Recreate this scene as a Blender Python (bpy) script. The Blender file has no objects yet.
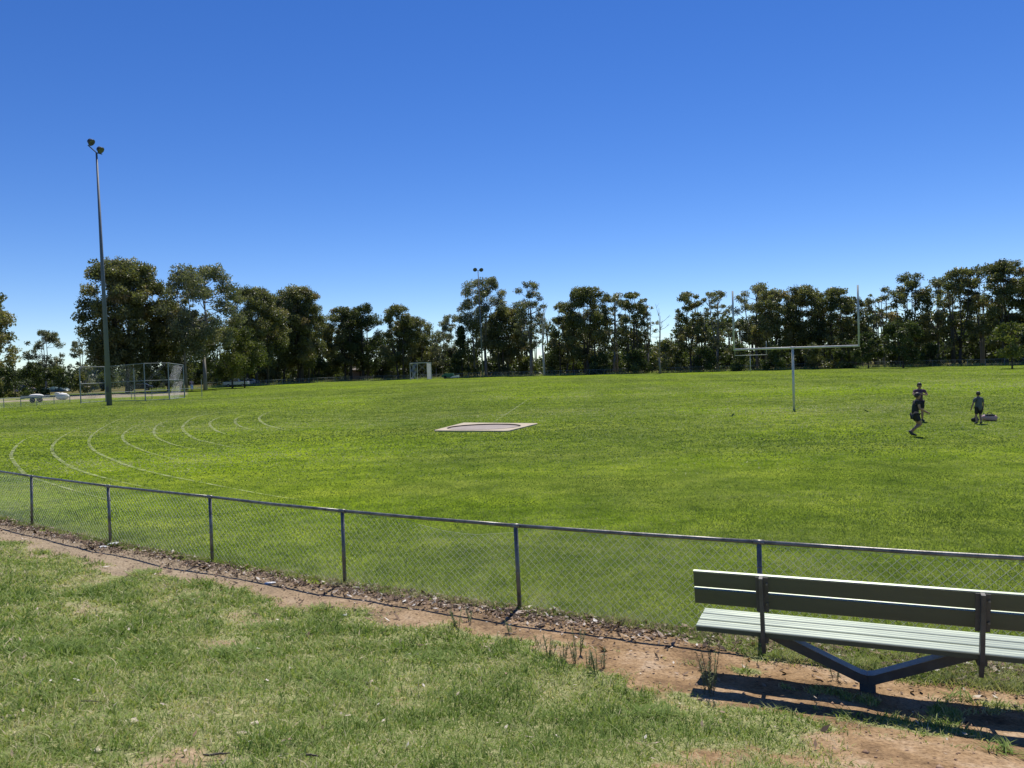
import bpy, math, random
import numpy as np
from mathutils import Vector, Matrix, noise as mnoise

R = math.radians
random.seed(7)
rng = np.random.default_rng(11)
sc = bpy.context.scene
col = sc.collection

# ------------------------------------------------------------ camera, sky, sun, exposure
EYE = 2.53            # eye above the playing field (the camera stands on a spectator bank)
F = 769.0
cam_d = bpy.data.cameras.new('camera')
cam_d.sensor_width = 36.0
cam_d.lens = 36.0 * F / 1024.0
cam_d.clip_start = 0.05
cam_d.clip_end = 6000
cam = bpy.data.objects.new('camera', cam_d)
col.objects.link(cam)
CM = (Matrix.Translation((0, 0, EYE)) @ Matrix.Rotation(R(90 - 1.32), 4, 'X') @ Matrix.Rotation(R(-1.8), 4, 'Z'))
cam.matrix_world = CM
sc.camera = cam

SUN_EL, SUN_AZ = 60.0, 19.0          # azimuth clockwise from the view direction (+Y)
world = bpy.data.worlds.new('World')
sc.world = world
world.use_nodes = True
wn = world.node_tree
wn.nodes.clear()
sky = wn.nodes.new('ShaderNodeTexSky')
sky.sky_type = 'NISHITA'
sky.sun_disc = False
sky.sun_elevation = R(SUN_EL)
sky.sun_rotation = R(SUN_AZ)
sky.altitude = 2200
sky.air_density = 1.0
sky.dust_density = 0.05
sky.ozone_density = 3.6
hs = wn.nodes.new('ShaderNodeHueSaturation')
hs.inputs['Saturation'].default_value = 1.275
hs.inputs['Hue'].default_value = 0.514
hs.inputs['Value'].default_value = 1.14
bg = wn.nodes.new('ShaderNodeBackground')
bg.inputs['Strength'].default_value = 0.098
wo = wn.nodes.new('ShaderNodeOutputWorld')
wn.links.new(sky.outputs[0], hs.inputs['Color'])
wn.links.new(hs.outputs[0], bg.inputs['Color'])
wn.links.new(bg.outputs[0], wo.inputs['Surface'])

sd = bpy.data.lights.new('sun', 'SUN')
sd.energy = 5.0
sd.angle = R(0.53)
sd.color = (1.0, 0.95, 0.87)
sun = bpy.data.objects.new('sun', sd)
col.objects.link(sun)
tosun = Vector((math.sin(R(SUN_AZ)) * math.cos(R(SUN_EL)), math.cos(R(SUN_AZ)) * math.cos(R(SUN_EL)), math.sin(R(SUN_EL))))
sun.rotation_euler = tosun.to_track_quat('Z', 'Y').to_euler()
sun.location = (10, 10, 40)

sc.view_settings.view_transform = 'Standard'
sc.view_settings.look = 'None'
sc.view_settings.exposure = 0.22
sc.view_settings.gamma = 1.0
sc.render.engine = 'CYCLES'

MR = CM.to_3x3()
def ray(px, py):
    return MR @ Vector(((px - 512) / F, -(py - 384) / F, -1.0))
def gpt(px, py, z=0.0):
    "ground point seen at a place of the photograph"
    d = ray(px, py)
    t = (z - EYE) / d.z
    return Vector((d.x * t, d.y * t, z))
def dpt(px, py, Y):
    d = ray(px, py)
    t = Y / d.y
    return Vector((d.x * t, Y, EYE + d.z * t))
def horizon(px):
    return 366.3 - (px - 512) * 0.0314

# ------------------------------------------------------------ material helpers
def new_mat(name):
    m = bpy.data.materials.new(name)
    m.use_nodes = True
    nt = m.node_tree
    b = nt.nodes['Principled BSDF']
    return m, nt, b
def N(nt, t, **kw):
    n = nt.nodes.new(t)
    for k, v in kw.items():
        if k.startswith('i_'):
            n.inputs[k[2:].replace('_', ' ')].default_value = v
        else:
            setattr(n, k, v)
    return n
def L(nt, a, b):
    nt.links.new(a, b)
def ramp(nt, src, stops, interp='LINEAR'):
    r = nt.nodes.new('ShaderNodeValToRGB')
    r.color_ramp.interpolation = interp
    e = r.color_ramp.elements
    while len(e) < len(stops):
        e.new(0.5)
    for el, (p, c) in zip(e, stops):
        el.position = p
        el.color = tuple(c) + ((1,) if len(c) == 3 else ())
    if src is not None:
        L(nt, src, r.inputs[0])
    return r
def mixc(nt, fac, a, b, blend='MIX'):
    m = nt.nodes.new('ShaderNodeMix')
    m.data_type = 'RGBA'
    m.blend_type = blend
    for i, v in ((0, fac), (6, a), (7, b)):
        if hasattr(v, 'is_linked') or hasattr(v, 'links'):
            L(nt, v, m.inputs[i])
        else:
            m.inputs[i].default_value = v if i == 0 else (tuple(v) + (1,) if len(v) == 3 else v)
    return m.outputs[2]
def mapping(nt, scale=(1, 1, 1), rot=0.0, coord='Object'):
    tc = nt.nodes.new('ShaderNodeTexCoord')
    mp = nt.nodes.new('ShaderNodeMapping')
    mp.inputs['Scale'].default_value = scale
    mp.inputs['Rotation'].default_value = (0, 0, rot)
    L(nt, tc.outputs[coord], mp.inputs[0])
    return mp.outputs[0]
def noise_tex(nt, vec, scale, detail=4, rough=0.55):
    n = nt.nodes.new('ShaderNodeTexNoise')
    n.inputs['Scale'].default_value = scale
    n.inputs['Detail'].default_value = detail
    n.inputs['Roughness'].default_value = rough
    if vec is not None:
        L(nt, vec, n.inputs['Vector'])
    return n.outputs['Fac']
def math_n(nt, op, a, b=None, clamp=False):
    m = nt.nodes.new('ShaderNodeMath')
    m.operation = op
    m.use_clamp = clamp
    for i, v in ((0, a), (1, b)):
        if v is None: continue
        if hasattr(v, 'links'): L(nt, v, m.inputs[i])
        else: m.inputs[i].default_value = v
    return m.outputs[0]

def surf_mat(name, c1, c2, scale=6, rough=0.6, metal=0.0, bump=0.1, stretch=(1, 1, 1), spec=0.5, spots=None):
    "worn surface: two tones broken up by noise, with bump"
    m, nt, b = new_mat(name)
    v = mapping(nt, stretch)
    n1 = noise_tex(nt, v, scale, 6, 0.62)
    r = ramp(nt, n1, [(0.32, c1), (0.68, c2)])
    out = r.outputs[0]
    if spots:
        n2 = noise_tex(nt, v, scale * 4.3, 4, 0.7)
        mk = ramp(nt, n2, [(0.60, (0, 0, 0)), (0.72, (1, 1, 1))])
        out = mixc(nt, mk.outputs[0], out, spots)
    L(nt, out, b.inputs['Base Color'])
    rr = nt.nodes.new('ShaderNodeMapRange')
    rr.inputs['To Min'].default_value = max(0.05, rough - 0.12)
    rr.inputs['To Max'].default_value = min(1, rough + 0.12)
    L(nt, n1, rr.inputs[0]); L(nt, rr.outputs[0], b.inputs['Roughness'])
    b.inputs['Metallic'].default_value = metal
    b.inputs['Specular IOR Level'].default_value = spec
    if bump:
        bp = nt.nodes.new('ShaderNodeBump')
        bp.inputs['Strength'].default_value = bump
        bp.inputs['Distance'].default_value = 0.02
        L(nt, noise_tex(nt, v, scale * 6, 5, 0.6), bp.inputs['Height'])
        L(nt, bp.outputs[0], b.inputs['Normal'])
    return m

def leaf_mat(name, stops, trans=0.3, rough=0.5, spec=0.3, through=(1.0, 1.05, 0.5)):
    "colour runs along the per-leaf attribute 'tint'"
    m, nt, b = new_mat(name)
    at = N(nt, 'ShaderNodeAttribute', attribute_name='tint')
    r = ramp(nt, at.outputs['Fac'], stops)
    L(nt, r.outputs[0], b.inputs['Base Color'])
    b.inputs['Roughness'].default_value = rough
    b.inputs['Specular IOR Level'].default_value = spec
    tr = nt.nodes.new('ShaderNodeBsdfTranslucent')
    g = mixc(nt, 1.0, r.outputs[0], through, 'MULTIPLY')
    L(nt, g, tr.inputs['Color'])
    mx = nt.nodes.new('ShaderNodeMixShader')
    mx.inputs[0].default_value = trans
    L(nt, b.outputs[0], mx.inputs[1]); L(nt, tr.outputs[0], mx.inputs[2])
    L(nt, mx.outputs[0], nt.nodes['Material Output'].inputs['Surface'])
    return m

# ------------------------------------------------------------ mesh builder
class MB:
    def __init__(s): s.v = []; s.f = []
    def box(s, x0, x1, y0, y1, z0, z1, M=None):
        b = len(s.v)
        p = [Vector((x, y, z)) for z in (z0, z1) for x, y in ((x0, y0), (x1, y0), (x1, y1), (x0, y1))]
        if M: p = [M @ q for q in p]
        s.v += p
        s.f += [tuple(b + i for i in q) for q in ((3, 2, 1, 0), (4, 5, 6, 7), (0, 1, 5, 4), (1, 2, 6, 5), (2, 3, 7, 6), (3, 0, 4, 7))]
        return s
    def prism(s, pts, axis, a, b_):
        "profile of 2D points extruded along an axis"
        n = len(pts); b = len(s.v)
        for t in (a, b_):
            for (u, w) in pts:
                s.v.append(Vector((t, u, w)) if axis == 'x' else Vector((u, t, w)) if axis == 'y' else Vector((u, w, t)))
        for i in range(n):
            j = (i + 1) % n
            s.f.append((b + i, b + j, b + n + j, b + n + i))
        s.f.append(tuple(b + i for i in range(n))[::-1]); s.f.append(tuple(b + n + i for i in range(n)))
        return s
    def tube(s, pts, rad, n=8, cap=True):
        pts = [Vector(p) for p in pts]
        if not hasattr(rad, '__len__'): rad = [rad] * len(pts)
        b = len(s.v)
        for i, p in enumerate(pts):
            t = (pts[min(i + 1, len(pts) - 1)] - pts[max(i - 1, 0)]).normalized()
            a = Vector((0, 0, 1)) if abs(t.z) < 0.9 else Vector((1, 0, 0))
            u = t.cross(a).normalized(); w = t.cross(u)
            for k in range(n):
                an = 2 * math.pi * k / n
                s.v.append(p + (u * math.cos(an) + w * math.sin(an)) * rad[i])
        for i in range(len(pts) - 1):
            for k in range(n):
                k2 = (k + 1) % n
                s.f.append((b + i * n + k, b + i * n + k2, b + (i + 1) * n + k2, b + (i + 1) * n + k))
        if cap:
            s.f.append(tuple(b + k for k in range(n))[::-1])
            e = b + (len(pts) - 1) * n
            s.f.append(tuple(e + k for k in range(n)))
        return s
    def ball(s, c, r, n=10, m=6, sc_=(1, 1, 1)):
        b = len(s.v); c = Vector(c)
        for i in range(m + 1):
            th = math.pi * i / m
            for k in range(n):
                ph = 2 * math.pi * k / n
                s.v.append(c + Vector((math.sin(th) * math.cos(ph) * r * sc_[0], math.sin(th) * math.sin(ph) * r * sc_[1], math.cos(th) * r * sc_[2])))
        for i in range(m):
            for k in range(n):
                k2 = (k + 1) % n
                s.f.append((b + i * n + k, b + (i + 1) * n + k, b + (i + 1) * n + k2, b + i * n + k2))
        return s
    def build(s, name, mat, parent=None, smooth=False, bevel=0):
        me = bpy.data.meshes.new(name)
        me.from_pydata([tuple(v) for v in s.v], [], s.f)
        me.validate(); me.update()
        if smooth:
            me.polygons.foreach_set('use_smooth', [True] * len(me.polygons))
        me.materials.append(mat)
        o = bpy.data.objects.new(name, me)
        col.objects.link(o)
        if parent: o.parent = parent
        if bevel:
            bm_ = o.modifiers.new('bevel', 'BEVEL'); bm_.width = bevel; bm_.segments = 2; bm_.limit_method = 'ANGLE'
        return o

def np_mesh(name, verts, faces_n, loops, mat, parent=None, tint=None, smooth=False):
    "fast mesh: faces all with faces_n corners (or an array of corner counts)"
    me = bpy.data.meshes.new(name)
    nv = len(verts)
    me.vertices.add(nv)
    me.vertices.foreach_set('co', np.asarray(verts, np.float32).ravel())
    loops = np.asarray(loops, np.int32).ravel()
    me.loops.add(len(loops))
    me.loops.foreach_set('vertex_index', loops)
    if np.isscalar(faces_n):
        nf = len(loops) // faces_n
        tot = np.full(nf, faces_n, np.int32)
    else:
        tot = np.asarray(faces_n, np.int32); nf = len(tot)
    st = np.concatenate(([0], np.cumsum(tot)[:-1])).astype(np.int32)
    me.polygons.add(nf)
    me.polygons.foreach_set('loop_start', st)
    me.polygons.foreach_set('loop_total', tot)
    if smooth: me.polygons.foreach_set('use_smooth', np.ones(nf, bool))
    me.update(calc_edges=True)
    if tint is not None:
        a = me.attributes.new('tint', 'FLOAT', 'POINT')
        a.data.foreach_set('value', np.asarray(tint, np.float32))
    me.materials.append(mat)
    o = bpy.data.objects.new(name, me)
    col.objects.link(o)
    if parent: o.parent = parent
    return o

def tag(o, label=None, cat=None, group=None, kind=None):
    if label: o['label'] = label
    if cat: o['category'] = cat
    if group: o['group'] = group
    if kind: o['kind'] = kind
    return o
def thing(name, label, cat, loc=(0, 0, 0), rz=0, group=None):
    o = bpy.data.objects.new(name, None)
    o.empty_display_size = 0.2
    col.objects.link(o)
    o.location = loc; o.rotation_euler = (0, 0, rz)
    return tag(o, label, cat, group)
def copy_tree(o, parent=None):
    c = o.copy(); col.objects.link(c); c.parent = parent
    for ch in o.children: copy_tree(ch, c)
    return c

# ------------------------------------------------------------ value noise for numpy
_tab = rng.random((256, 256))
def vnoise(x, y, s):
    x = x * s; y = y * s
    xi = np.floor(x).astype(int); yi = np.floor(y).astype(int)
    fx = x - xi; fy = y - yi
    fx = fx * fx * (3 - 2 * fx); fy = fy * fy * (3 - 2 * fy)
    g = lambda a, b: _tab[a % 256, b % 256]
    return (g(xi, yi) * (1 - fx) + g(xi + 1, yi) * fx) * (1 - fy) + (g(xi, yi + 1) * (1 - fx) + g(xi + 1, yi + 1) * fx) * fy
def fbm(x, y, s, o=4):
    t = 0; a = 0.5; n = 0
    for i in range(o):
        t = t + a * vnoise(x + 17.3 * i, y - 9.1 * i, s * 2 ** i); n += a; a *= 0.55
    return t / n
def sstep(a, b, x):
    t = np.clip((x - a) / (b - a), 0, 1)
    return t * t * (3 - 2 * t)

# ------------------------------------------------------------ terrain
def lush_amt(x, y):
    "well watered yellow-green patches of the turf"
    t = 0
    for px, py, rx, ry, a in ((190, 455, 5.5, 2.6, 1.0), (120, 462, 4, 2.0, .8), (985, 386, 16, 12, 1.0), (860, 390, 14, 5, .8), (470, 505, 2.6, 1.5, .6), (590, 470, 6, 1.5, .35), (1000, 372, 22, 9, .6), (640, 520, 3, .8, .5)):
        p = gpt(px, py)
        t = t + a * np.exp(-((x - p.x) / rx) ** 2 - ((y - p.y) / ry) ** 2)
    return np.clip(t * (0.5 + fbm(x, y, 0.8, 4)), 0, 1)
def fence_y(x):
    xc = np.clip(x, -16, 14)
    y = 7.965 - 0.5355 * xc + 0.0128 * xc ** 2
    return y + (x - xc) * (-0.5355 + 0.0256 * xc)
def fence_s(x, y):
    xc = np.clip(x, -16, 14)
    sl = -0.5355 + 0.0256 * xc
    return (fence_y(x) - y) / np.sqrt(1 + sl * sl)
PS = np.array([-5, 0.0, 0.6, 1.0, 1.6, 2.4, 3.2, 4.2, 5.4, 7.0, 9, 60])
PZ = np.array([0, 0.0, 0.01, 0.03, 0.10, 0.23, 0.40, 0.62, 0.80, 0.90, 0.95, 1.2])
def ground_z(x, y):
    s = fence_s(x, y)
    z = np.interp(s, PS, PZ)
    near = sstep(-0.3, 1.0, s)
    z = z + near * ((fbm(x, y, 1.3, 4) - 0.5) * 0.07 + (fbm(x + 5, y, 7.0, 3) - 0.5) * 0.018)
    far = sstep(190, 420, np.hypot(x, y))
    z = z + far * (fbm(x, y, 0.006, 3) - 0.3) * 4
    return z
def gz(x, y):
    return float(ground_z(np.array([x]), np.array([y]))[0])
def dirt_edge(x):
    "how far the bare strip reaches from the fence towards the bank"
    return np.interp(x, [-14, -9, -6, -4, -2, 0, 0.8, 1.5, 2.4, 4, 8], [1.2, 1.15, 1.05, 0.95, 0.8, 1.0, 1.3, 1.65, 2.0, 2.35, 2.5])
def dirt_amt(x, y):
    s = fence_s(x, y)
    e = dirt_edge(x) + (fbm(x, y, 1.6, 4) - 0.5) * 1.1
    s0 = np.interp(x, [1.2, 2.2], [0, 0.42])
    strip = sstep(0.0, 0.22, s - s0 + (fbm(x + 3, y, 3.0, 3) - 0.5) * 0.35) * (1 - sstep(e - 0.22, e + 0.22, s))
    n = fbm(x + 40, y + 7, 1.15, 4)
    patch = sstep(0.64, 0.76, n) * (s > 1.0)
    # worn places on the bank: lower left corner and under the bench's shadow
    lw = np.exp(-(((x + 1.9) / 1.2) ** 2 + ((y - 3.6) / 0.5) ** 2)) * 0.2
    rw = np.exp(-(((x - 2.6) / 1.5) ** 2 + ((y - 4.2) / 0.55) ** 2)) * 0.8
    worn = sstep(0.62, 0.95, n + 0.5 * np.maximum(lw, rw)) * (s > 1.0)
    tuft = sstep(0.60, 0.68, fbm(x - 20, y, 2.2, 3)) * 0.9
    return np.clip(np.maximum(strip * (1 - tuft * (s > 0.8)), np.maximum(patch * 0.45, worn)), 0, 1)

FAR_PX = [(150, 391.0), (205, 388.3), (240, 386.8), (290, 384.0), (350, 381.0), (420, 379.3), (480, 377.2), (560, 375.5), (620, 374.0), (690, 372.3), (750, 370.8), (810, 369.0), (870, 367.6), (950, 366.3), (1024, 365.0), (1110, 364.0)]
FAR = [gpt(*p) for p in FAR_PX]
far_ang = np.array([math.atan2(p.x, p.y) for p in FAR]); far_r = np.array([p.xy.length for p in FAR])

az = np.concatenate([np.arange(-180, -48, 6), np.arange(-48, 48, 0.3), np.arange(48, 180, 6)])
az = np.radians(az)
rad = np.concatenate([[0.4], np.geomspace(0.8, 3000, 330)])
A, RR_ = np.meshgrid(az, rad)
X = np.sin(A) * RR_; Y = np.cos(A) * RR_
Z = ground_z(X, Y)
nr, na = X.shape
verts = np.stack([X.ravel(), Y.ravel(), Z.ravel()], 1)
verts = np.vstack([verts, [[0, 0, gz(0, 0)]]])
I, J = np.meshgrid(np.arange(nr - 1), np.arange(na), indexing='ij')
J2 = (J + 1) % na
q = np.stack([I * na + J, (I + 1) * na + J, (I + 1) * na + J2, I * na + J2], -1).reshape(-1, 4)[:, ::-1]
tri = np.stack([np.full(na, nr * na), np.arange(na), (np.arange(na) + 1) % na], 1)[:, ::-1]
loops = np.concatenate([q.ravel(), tri.ravel()])
tot = np.concatenate([np.full(len(q), 4), np.full(len(tri), 3)])

gm, nt, pb = new_mat('turf_and_soil')
geo = N(nt, 'ShaderNodeNewGeometry')
P = geo.outputs['Position']
def wmap(scale, rot=0.0):
    mp = nt.nodes.new('ShaderNodeMapping')
    mp.inputs['Scale'].default_value = scale
    mp.inputs['Rotation'].default_value = (0, 0, rot)
    L(nt, P, mp.inputs[0]); return mp.outputs[0]
# playing field turf
fine = noise_tex(nt, wmap((1, 1, 1)), 14.0, 5, 0.75)
mid = noise_tex(nt, wmap((1, 1, 1)), 1.1, 6, 0.68)
big = noise_tex(nt, wmap((1, 0.55, 1), 0.5), 0.075, 5, 0.55)
streak = noise_tex(nt, wmap((0.5, 0.035, 1), R(-24)), 1.0, 3, 0.6)
band = noise_tex(nt, wmap((0.035, 0.22, 1), R(4)), 1.0, 4, 0.6)
base = ramp(nt, big, [(0.38, (0.092, 0.135, 0.024)), (0.50, (0.122, 0.180, 0.020)), (0.60, (0.165, 0.245, 0.012))])
c = mixc(nt, math_n(nt, 'MULTIPLY', ramp(nt, band, [(0.42, (0, 0, 0)), (0.62, (1, 1, 1))]).outputs[0], 0.45), base.outputs[0], (0.170, 0.205, 0.040))
c = mixc(nt, math_n(nt, 'MULTIPLY', ramp(nt, streak, [(0.45, (0, 0, 0)), (0.6, (1, 1, 1))]).outputs[0], 0.35), c, (0.165, 0.220, 0.028))
vv = ramp(nt, mid, [(0.34, (0.60, 0.66, 0.62)), (0.5, (1, 1, 1)), (0.66, (1.38, 1.26, 1.35))])
aL = N(nt, 'ShaderNodeAttribute', attribute_name='lush')
c = mixc(nt, math_n(nt, 'MULTIPLY', aL.outputs['Fac'], 0.75), c, (0.175, 0.265, 0.008))
c = mixc(nt, 1.0, c, vv.outputs[0], 'MULTIPLY')
c = mixc(nt, 1.0, c, ramp(nt, noise_tex(nt, wmap((0.45, 1, 1)), 0.42, 5, 0.7), [(0.36, (0.74, 0.78, 0.76)), (0.5, (0.95, 0.95, 0.95)), (0.64, (1.12, 1.06, 1.1))]).outputs[0], 'MULTIPLY')
dry = ramp(nt, noise_tex(nt, wmap((1, 1, 1)), 3.1, 5, 0.8), [(0.60, (0, 0, 0)), (0.72, (1, 1, 1))])
c = mixc(nt, math_n(nt, 'MULTIPLY', dry.outputs[0], 0.45), c, (0.30, 0.29, 0.12))
fv = ramp(nt, fine, [(0.28, (0.45, 0.5, 0.45)), (0.5, (1, 1, 1)), (0.72, (1.55, 1.45, 1.4))])
turf = mixc(nt, 1.0, c, fv.outputs[0], 'MULTIPLY')
# bare soil
s1 = noise_tex(nt, wmap((1, 1, 1)), 2.3, 6, 0.65)
s2 = noise_tex(nt, wmap((1, 1, 1)), 38.0, 4, 0.7)
soilw = ramp(nt, s1, [(0.35, (0.16, 0.105, 0.062)), (0.48, (0.275, 0.182, 0.100)), (0.58, (0.34, 0.235, 0.140)), (0.70, (0.42, 0.32, 0.22))])
sx = nt.nodes.new('ShaderNodeSeparateXYZ'); L(nt, P, sx.inputs[0])
xr = ramp(nt, math_n(nt, 'DIVIDE', math_n(nt, 'ADD', sx.outputs[0], 8.0), 10.0), [(0.35, (1, 1, 1)), (0.85, (0, 0, 0))])
soil = mixc(nt, math_n(nt, 'MULTIPLY', xr.outputs[0], 0.65), soilw.outputs[0], (0.31, 0.262, 0.19))
soil = mixc(nt, 1.0, soil, ramp(nt, s2, [(0.3, (0.45, 0.43, 0.42)), (0.48, (0.95, 0.95, 0.95)), (0.72, (1.4, 1.38, 1.35))]).outputs[0], 'MULTIPLY')
# thatch that shows between the blades on the bank
th = ramp(nt, noise_tex(nt, wmap((1, 1, 1)), 20.0, 5, 0.7), [(0.3, (0.12, 0.135, 0.05)), (0.5, (0.24, 0.25, 0.11)), (0.72, (0.42, 0.38, 0.22))])
aD = N(nt, 'ShaderNodeAttribute', attribute_name='dirt')
aB = N(nt, 'ShaderNodeAttribute', attribute_name='bank')
aW = N(nt, 'ShaderNodeAttribute', attribute_name='wood')
aG = N(nt, 'ShaderNodeAttribute', attribute_name='gravel')
c = mixc(nt, aB.outputs['Fac'], turf, th.outputs[0])
dm = ramp(nt, math_n(nt, 'ADD', aD.outputs['Fac'], math_n(nt, 'MULTIPLY', math_n(nt, 'SUBTRACT', noise_tex(nt, wmap((1, 1, 1)), 9.0, 5, 0.7), 0.5), 0.9)), [(0.35, (0, 0, 0)), (0.6, (1, 1, 1))])
c = mixc(nt, math_n(nt, 'MULTIPLY', dm.outputs[0], ramp(nt, aD.outputs['Fac'], [(0.05, (0, 0, 0)), (0.2, (1, 1, 1))]).outputs[0]), c, soil)
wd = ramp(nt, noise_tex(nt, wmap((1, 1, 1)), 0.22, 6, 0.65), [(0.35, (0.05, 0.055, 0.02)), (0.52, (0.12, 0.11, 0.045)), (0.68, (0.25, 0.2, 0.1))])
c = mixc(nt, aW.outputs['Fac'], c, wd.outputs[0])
gr = ramp(nt, noise_tex(nt, wmap((1, 1, 1)), 0.5, 6, 0.7), [(0.4, (0.16, 0.15, 0.08)), (0.5, (0.30, 0.25, 0.19)), (0.65, (0.42, 0.36, 0.29))])
c = mixc(nt, aG.outputs['Fac'], c, gr.outputs[0])
L(nt, c, pb.inputs['Base Color'])
pb.inputs['Roughness'].default_value = 0.9
pb.inputs['Specular IOR Level'].default_value = 0.0
bp = N(nt, 'ShaderNodeBump'); bp.inputs['Strength'].default_value = 0.55; bp.inputs['Distance'].default_value = 0.03
hh = math_n(nt, 'ADD', noise_tex(nt, wmap((1, 1, 1)), 24.0, 5, 0.7), math_n(nt, 'MULTIPLY', mid, 1.5))
L(nt, hh, bp.inputs['Height']); L(nt, bp.outputs[0], pb.inputs['Normal'])

ground = np_mesh('ground', verts, tot, loops, gm, smooth=True)
vx, vy = verts[:, 0], verts[:, 1]
S = fence_s(vx, vy)
ang = np.arctan2(vx, vy); rr = np.hypot(vx, vy)
lim = np.interp(ang, far_ang, far_r)
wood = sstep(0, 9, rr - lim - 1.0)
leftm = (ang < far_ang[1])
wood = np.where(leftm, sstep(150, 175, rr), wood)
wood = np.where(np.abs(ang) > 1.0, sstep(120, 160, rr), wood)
grav = np.where((ang < math.atan2(FAR[1].x, FAR[1].y) - 0.02) & (ang > -0.9), sstep(112, 120, rr) * (1 - sstep(140, 150, rr)), 0) * sstep(0.3, 0.5, fbm(vx, vy, 0.05, 3))
bank = sstep(0.05, 0.5, S)
for nm, arr in (('dirt', dirt_amt(vx, vy)), ('bank', bank), ('wood', wood), ('gravel', grav), ('lush', lush_amt(vx, vy))):
    a = ground.data.attributes.new(nm, 'FLOAT', 'POINT')
    a.data.foreach_set('value', arr.astype(np.float32))
tag(ground, 'sports field turf rising to a worn grassy spectator bank', kind='structure')

# ------------------------------------------------------------ grass blades
def blades(name, x, y, h, w, tint, lean, two, mat, seed=0):
    g = np.random.default_rng(seed)
    n = len(x)
    z = ground_z(x, y)
    a = g.random(n) * 2 * np.pi            # facing
    la = g.random(n) * 2 * np.pi           # lean azimuth
    ll = h * lean * (0.4 + g.random(n))
    dx, dy = np.cos(a) * w / 2, np.sin(a) * w / 2
    tx, ty = x + np.cos(la) * ll, y + np.sin(la) * ll
    hz = h / np.sqrt(1 + (ll / h) ** 2) 
    b = np.stack([x, y, z - 0.004], 1)
    d = np.stack([dx, dy, np.zeros(n)], 1)
    tip = np.stack([tx, ty, z + hz], 1)
    if two:
        mid_ = np.stack([x + np.cos(la) * ll * 0.3, y + np.sin(la) * ll * 0.3, z + hz * 0.62], 1)
        V = np.stack([b - d, b + d, mid_ + d * 0.8, mid_ - d * 0.8, tip], 1).reshape(-1, 3)
        k = np.arange(n)[:, None] * 5
        lp = np.concatenate([k + np.array([0, 1, 2, 3]), k + np.array([3, 2, 4])], 1).ravel()
        tt = np.tile([4, 3], n)
        return np_mesh(name, V, tt, lp, mat, tint=np.repeat(tint, 5))
    V = np.stack([b - d, b + d, tip], 1).reshape(-1, 3)
    return np_mesh(name, V, 3, np.arange(3 * n), mat, tint=np.repeat(tint, 3))

bank_mat = leaf_mat('bank_grass_blade', [(0.0, (0.095, 0.150, 0.034)), (0.3, (0.195, 0.285, 0.066)), (0.55, (0.32, 0.395, 0.125)), (0.78, (0.45, 0.45, 0.22)), (1.0, (0.64, 0.55, 0.37))], trans=0.38, rough=0.65, spec=0.15)
field_mat = leaf_mat('field_grass_blade', [(0.0, (0.098, 0.150, 0.042)), (0.4, (0.182, 0.248, 0.066)), (0.75, (0.305, 0.365, 0.112)), (1.0, (0.46, 0.46, 0.26))], trans=0.38, rough=0.65, spec=0.12)

def scatter(n, y0, y1, seed, power=0.0):
    g = np.random.default_rng(seed)
    y = y0 + (y1 - y0) * g.random(n) ** 1.0
    # density follows 1/y**power: keep a share
    keep = g.random(n) < (y0 / y) ** power
    y = y[keep]
    x = (g.random(len(y)) * 2 - 1) * (y * 0.84 + 2.2)
    return x, y
# near bank: candidates uniform per depth (so denser close by), trimmed by bare soil
gseed = np.random.default_rng(3)
x, y = scatter(1150000, 1.6, 14.5, 5, 0.25)
s = fence_s(x, y)
dm_ = dirt_amt(x, y)
cl = fbm(x, y, 7.0, 3)
keep = (s > 0.35) & (gseed.random(len(x)) > dm_ * 1.02) & (gseed.random(len(x)) < sstep(0.22, 0.55, cl + 0.12))
x, y = x[keep], y[keep]
n = len(x)
cl = fbm(x, y, 7.0, 3); tone = fbm(x + 9, y + 3, 0.9, 4); f2 = fbm(x - 4, y + 31, 3.2, 3)
edge = dirt_amt(x, y)
h = (0.024 + 0.060 * gseed.random(n) ** 2.0) * (0.30 + 1.45 * f2) * (1 - 0.5 * edge)
w = 0.0042 + 0.0036 * gseed.random(n)
dist = np.hypot(x, y)
w = w * np.clip(dist / 4.5, 0.9, 2.2)
tint = np.clip(0.47 - 0.55 * (f2 - 0.5) + 1.0 * (tone - 0.5) + 0.5 * (cl - 0.5) + gseed.normal(0, 0.17, n) + 0.35 * edge + (gseed.random(n) < 0.14) * 0.4, 0, 1)
g1 = blades('bank_grass', x, y, h, w, tint, 1.25, True, bank_mat, 21)
tag(g1, 'rough patchy grass with dry straw covering the near bank', 'grass', kind='stuff')
# coarse weed leaves making darker rosettes in the bank grass
# field side
x, y = scatter(1350000, 4.0, 26.0, 8, 0.35)
s = fence_s(x, y)
keep = (s < 0.12 + np.interp(x, [1.2, 2.2], [0, 0.40]) + 0.25 * (fbm(x, y, 3, 2) - 0.5)) & (gseed.random(len(x)) < 1 - sstep(11, 26, y + 3 * (fbm(x, y, .4, 3) - .5)))
x, y = x[keep], y[keep]; n = len(x)
sf = -fence_s(x, y)
longer = np.exp(-np.clip(sf, 0, 9) / 0.45)
h = (0.020 + 0.022 * gseed.random(n)) * (1 + 1.6 * longer) * (0.7 + 0.6 * fbm(x, y, 2.0, 3))
h *= 1 - 0.65 * sstep(10, 24, y)
w = (0.005 + 0.004 * gseed.random(n)) * np.clip(np.hypot(x, y) / 7.5, 0.9, 2.4)
tone = fbm(x + 2, y + 8, 0.5, 4); cl = fbm(x, y, 4.5, 3)
tint = np.clip(0.40 - 0.0 * lush_amt(x, y) + 1.2 * (tone - 0.5) + 0.9 * (cl - 0.5) + gseed.normal(0, 0.15, n) + 0.25 * longer + (gseed.random(n) < 0.06) * 0.4, 0, 1)
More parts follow.
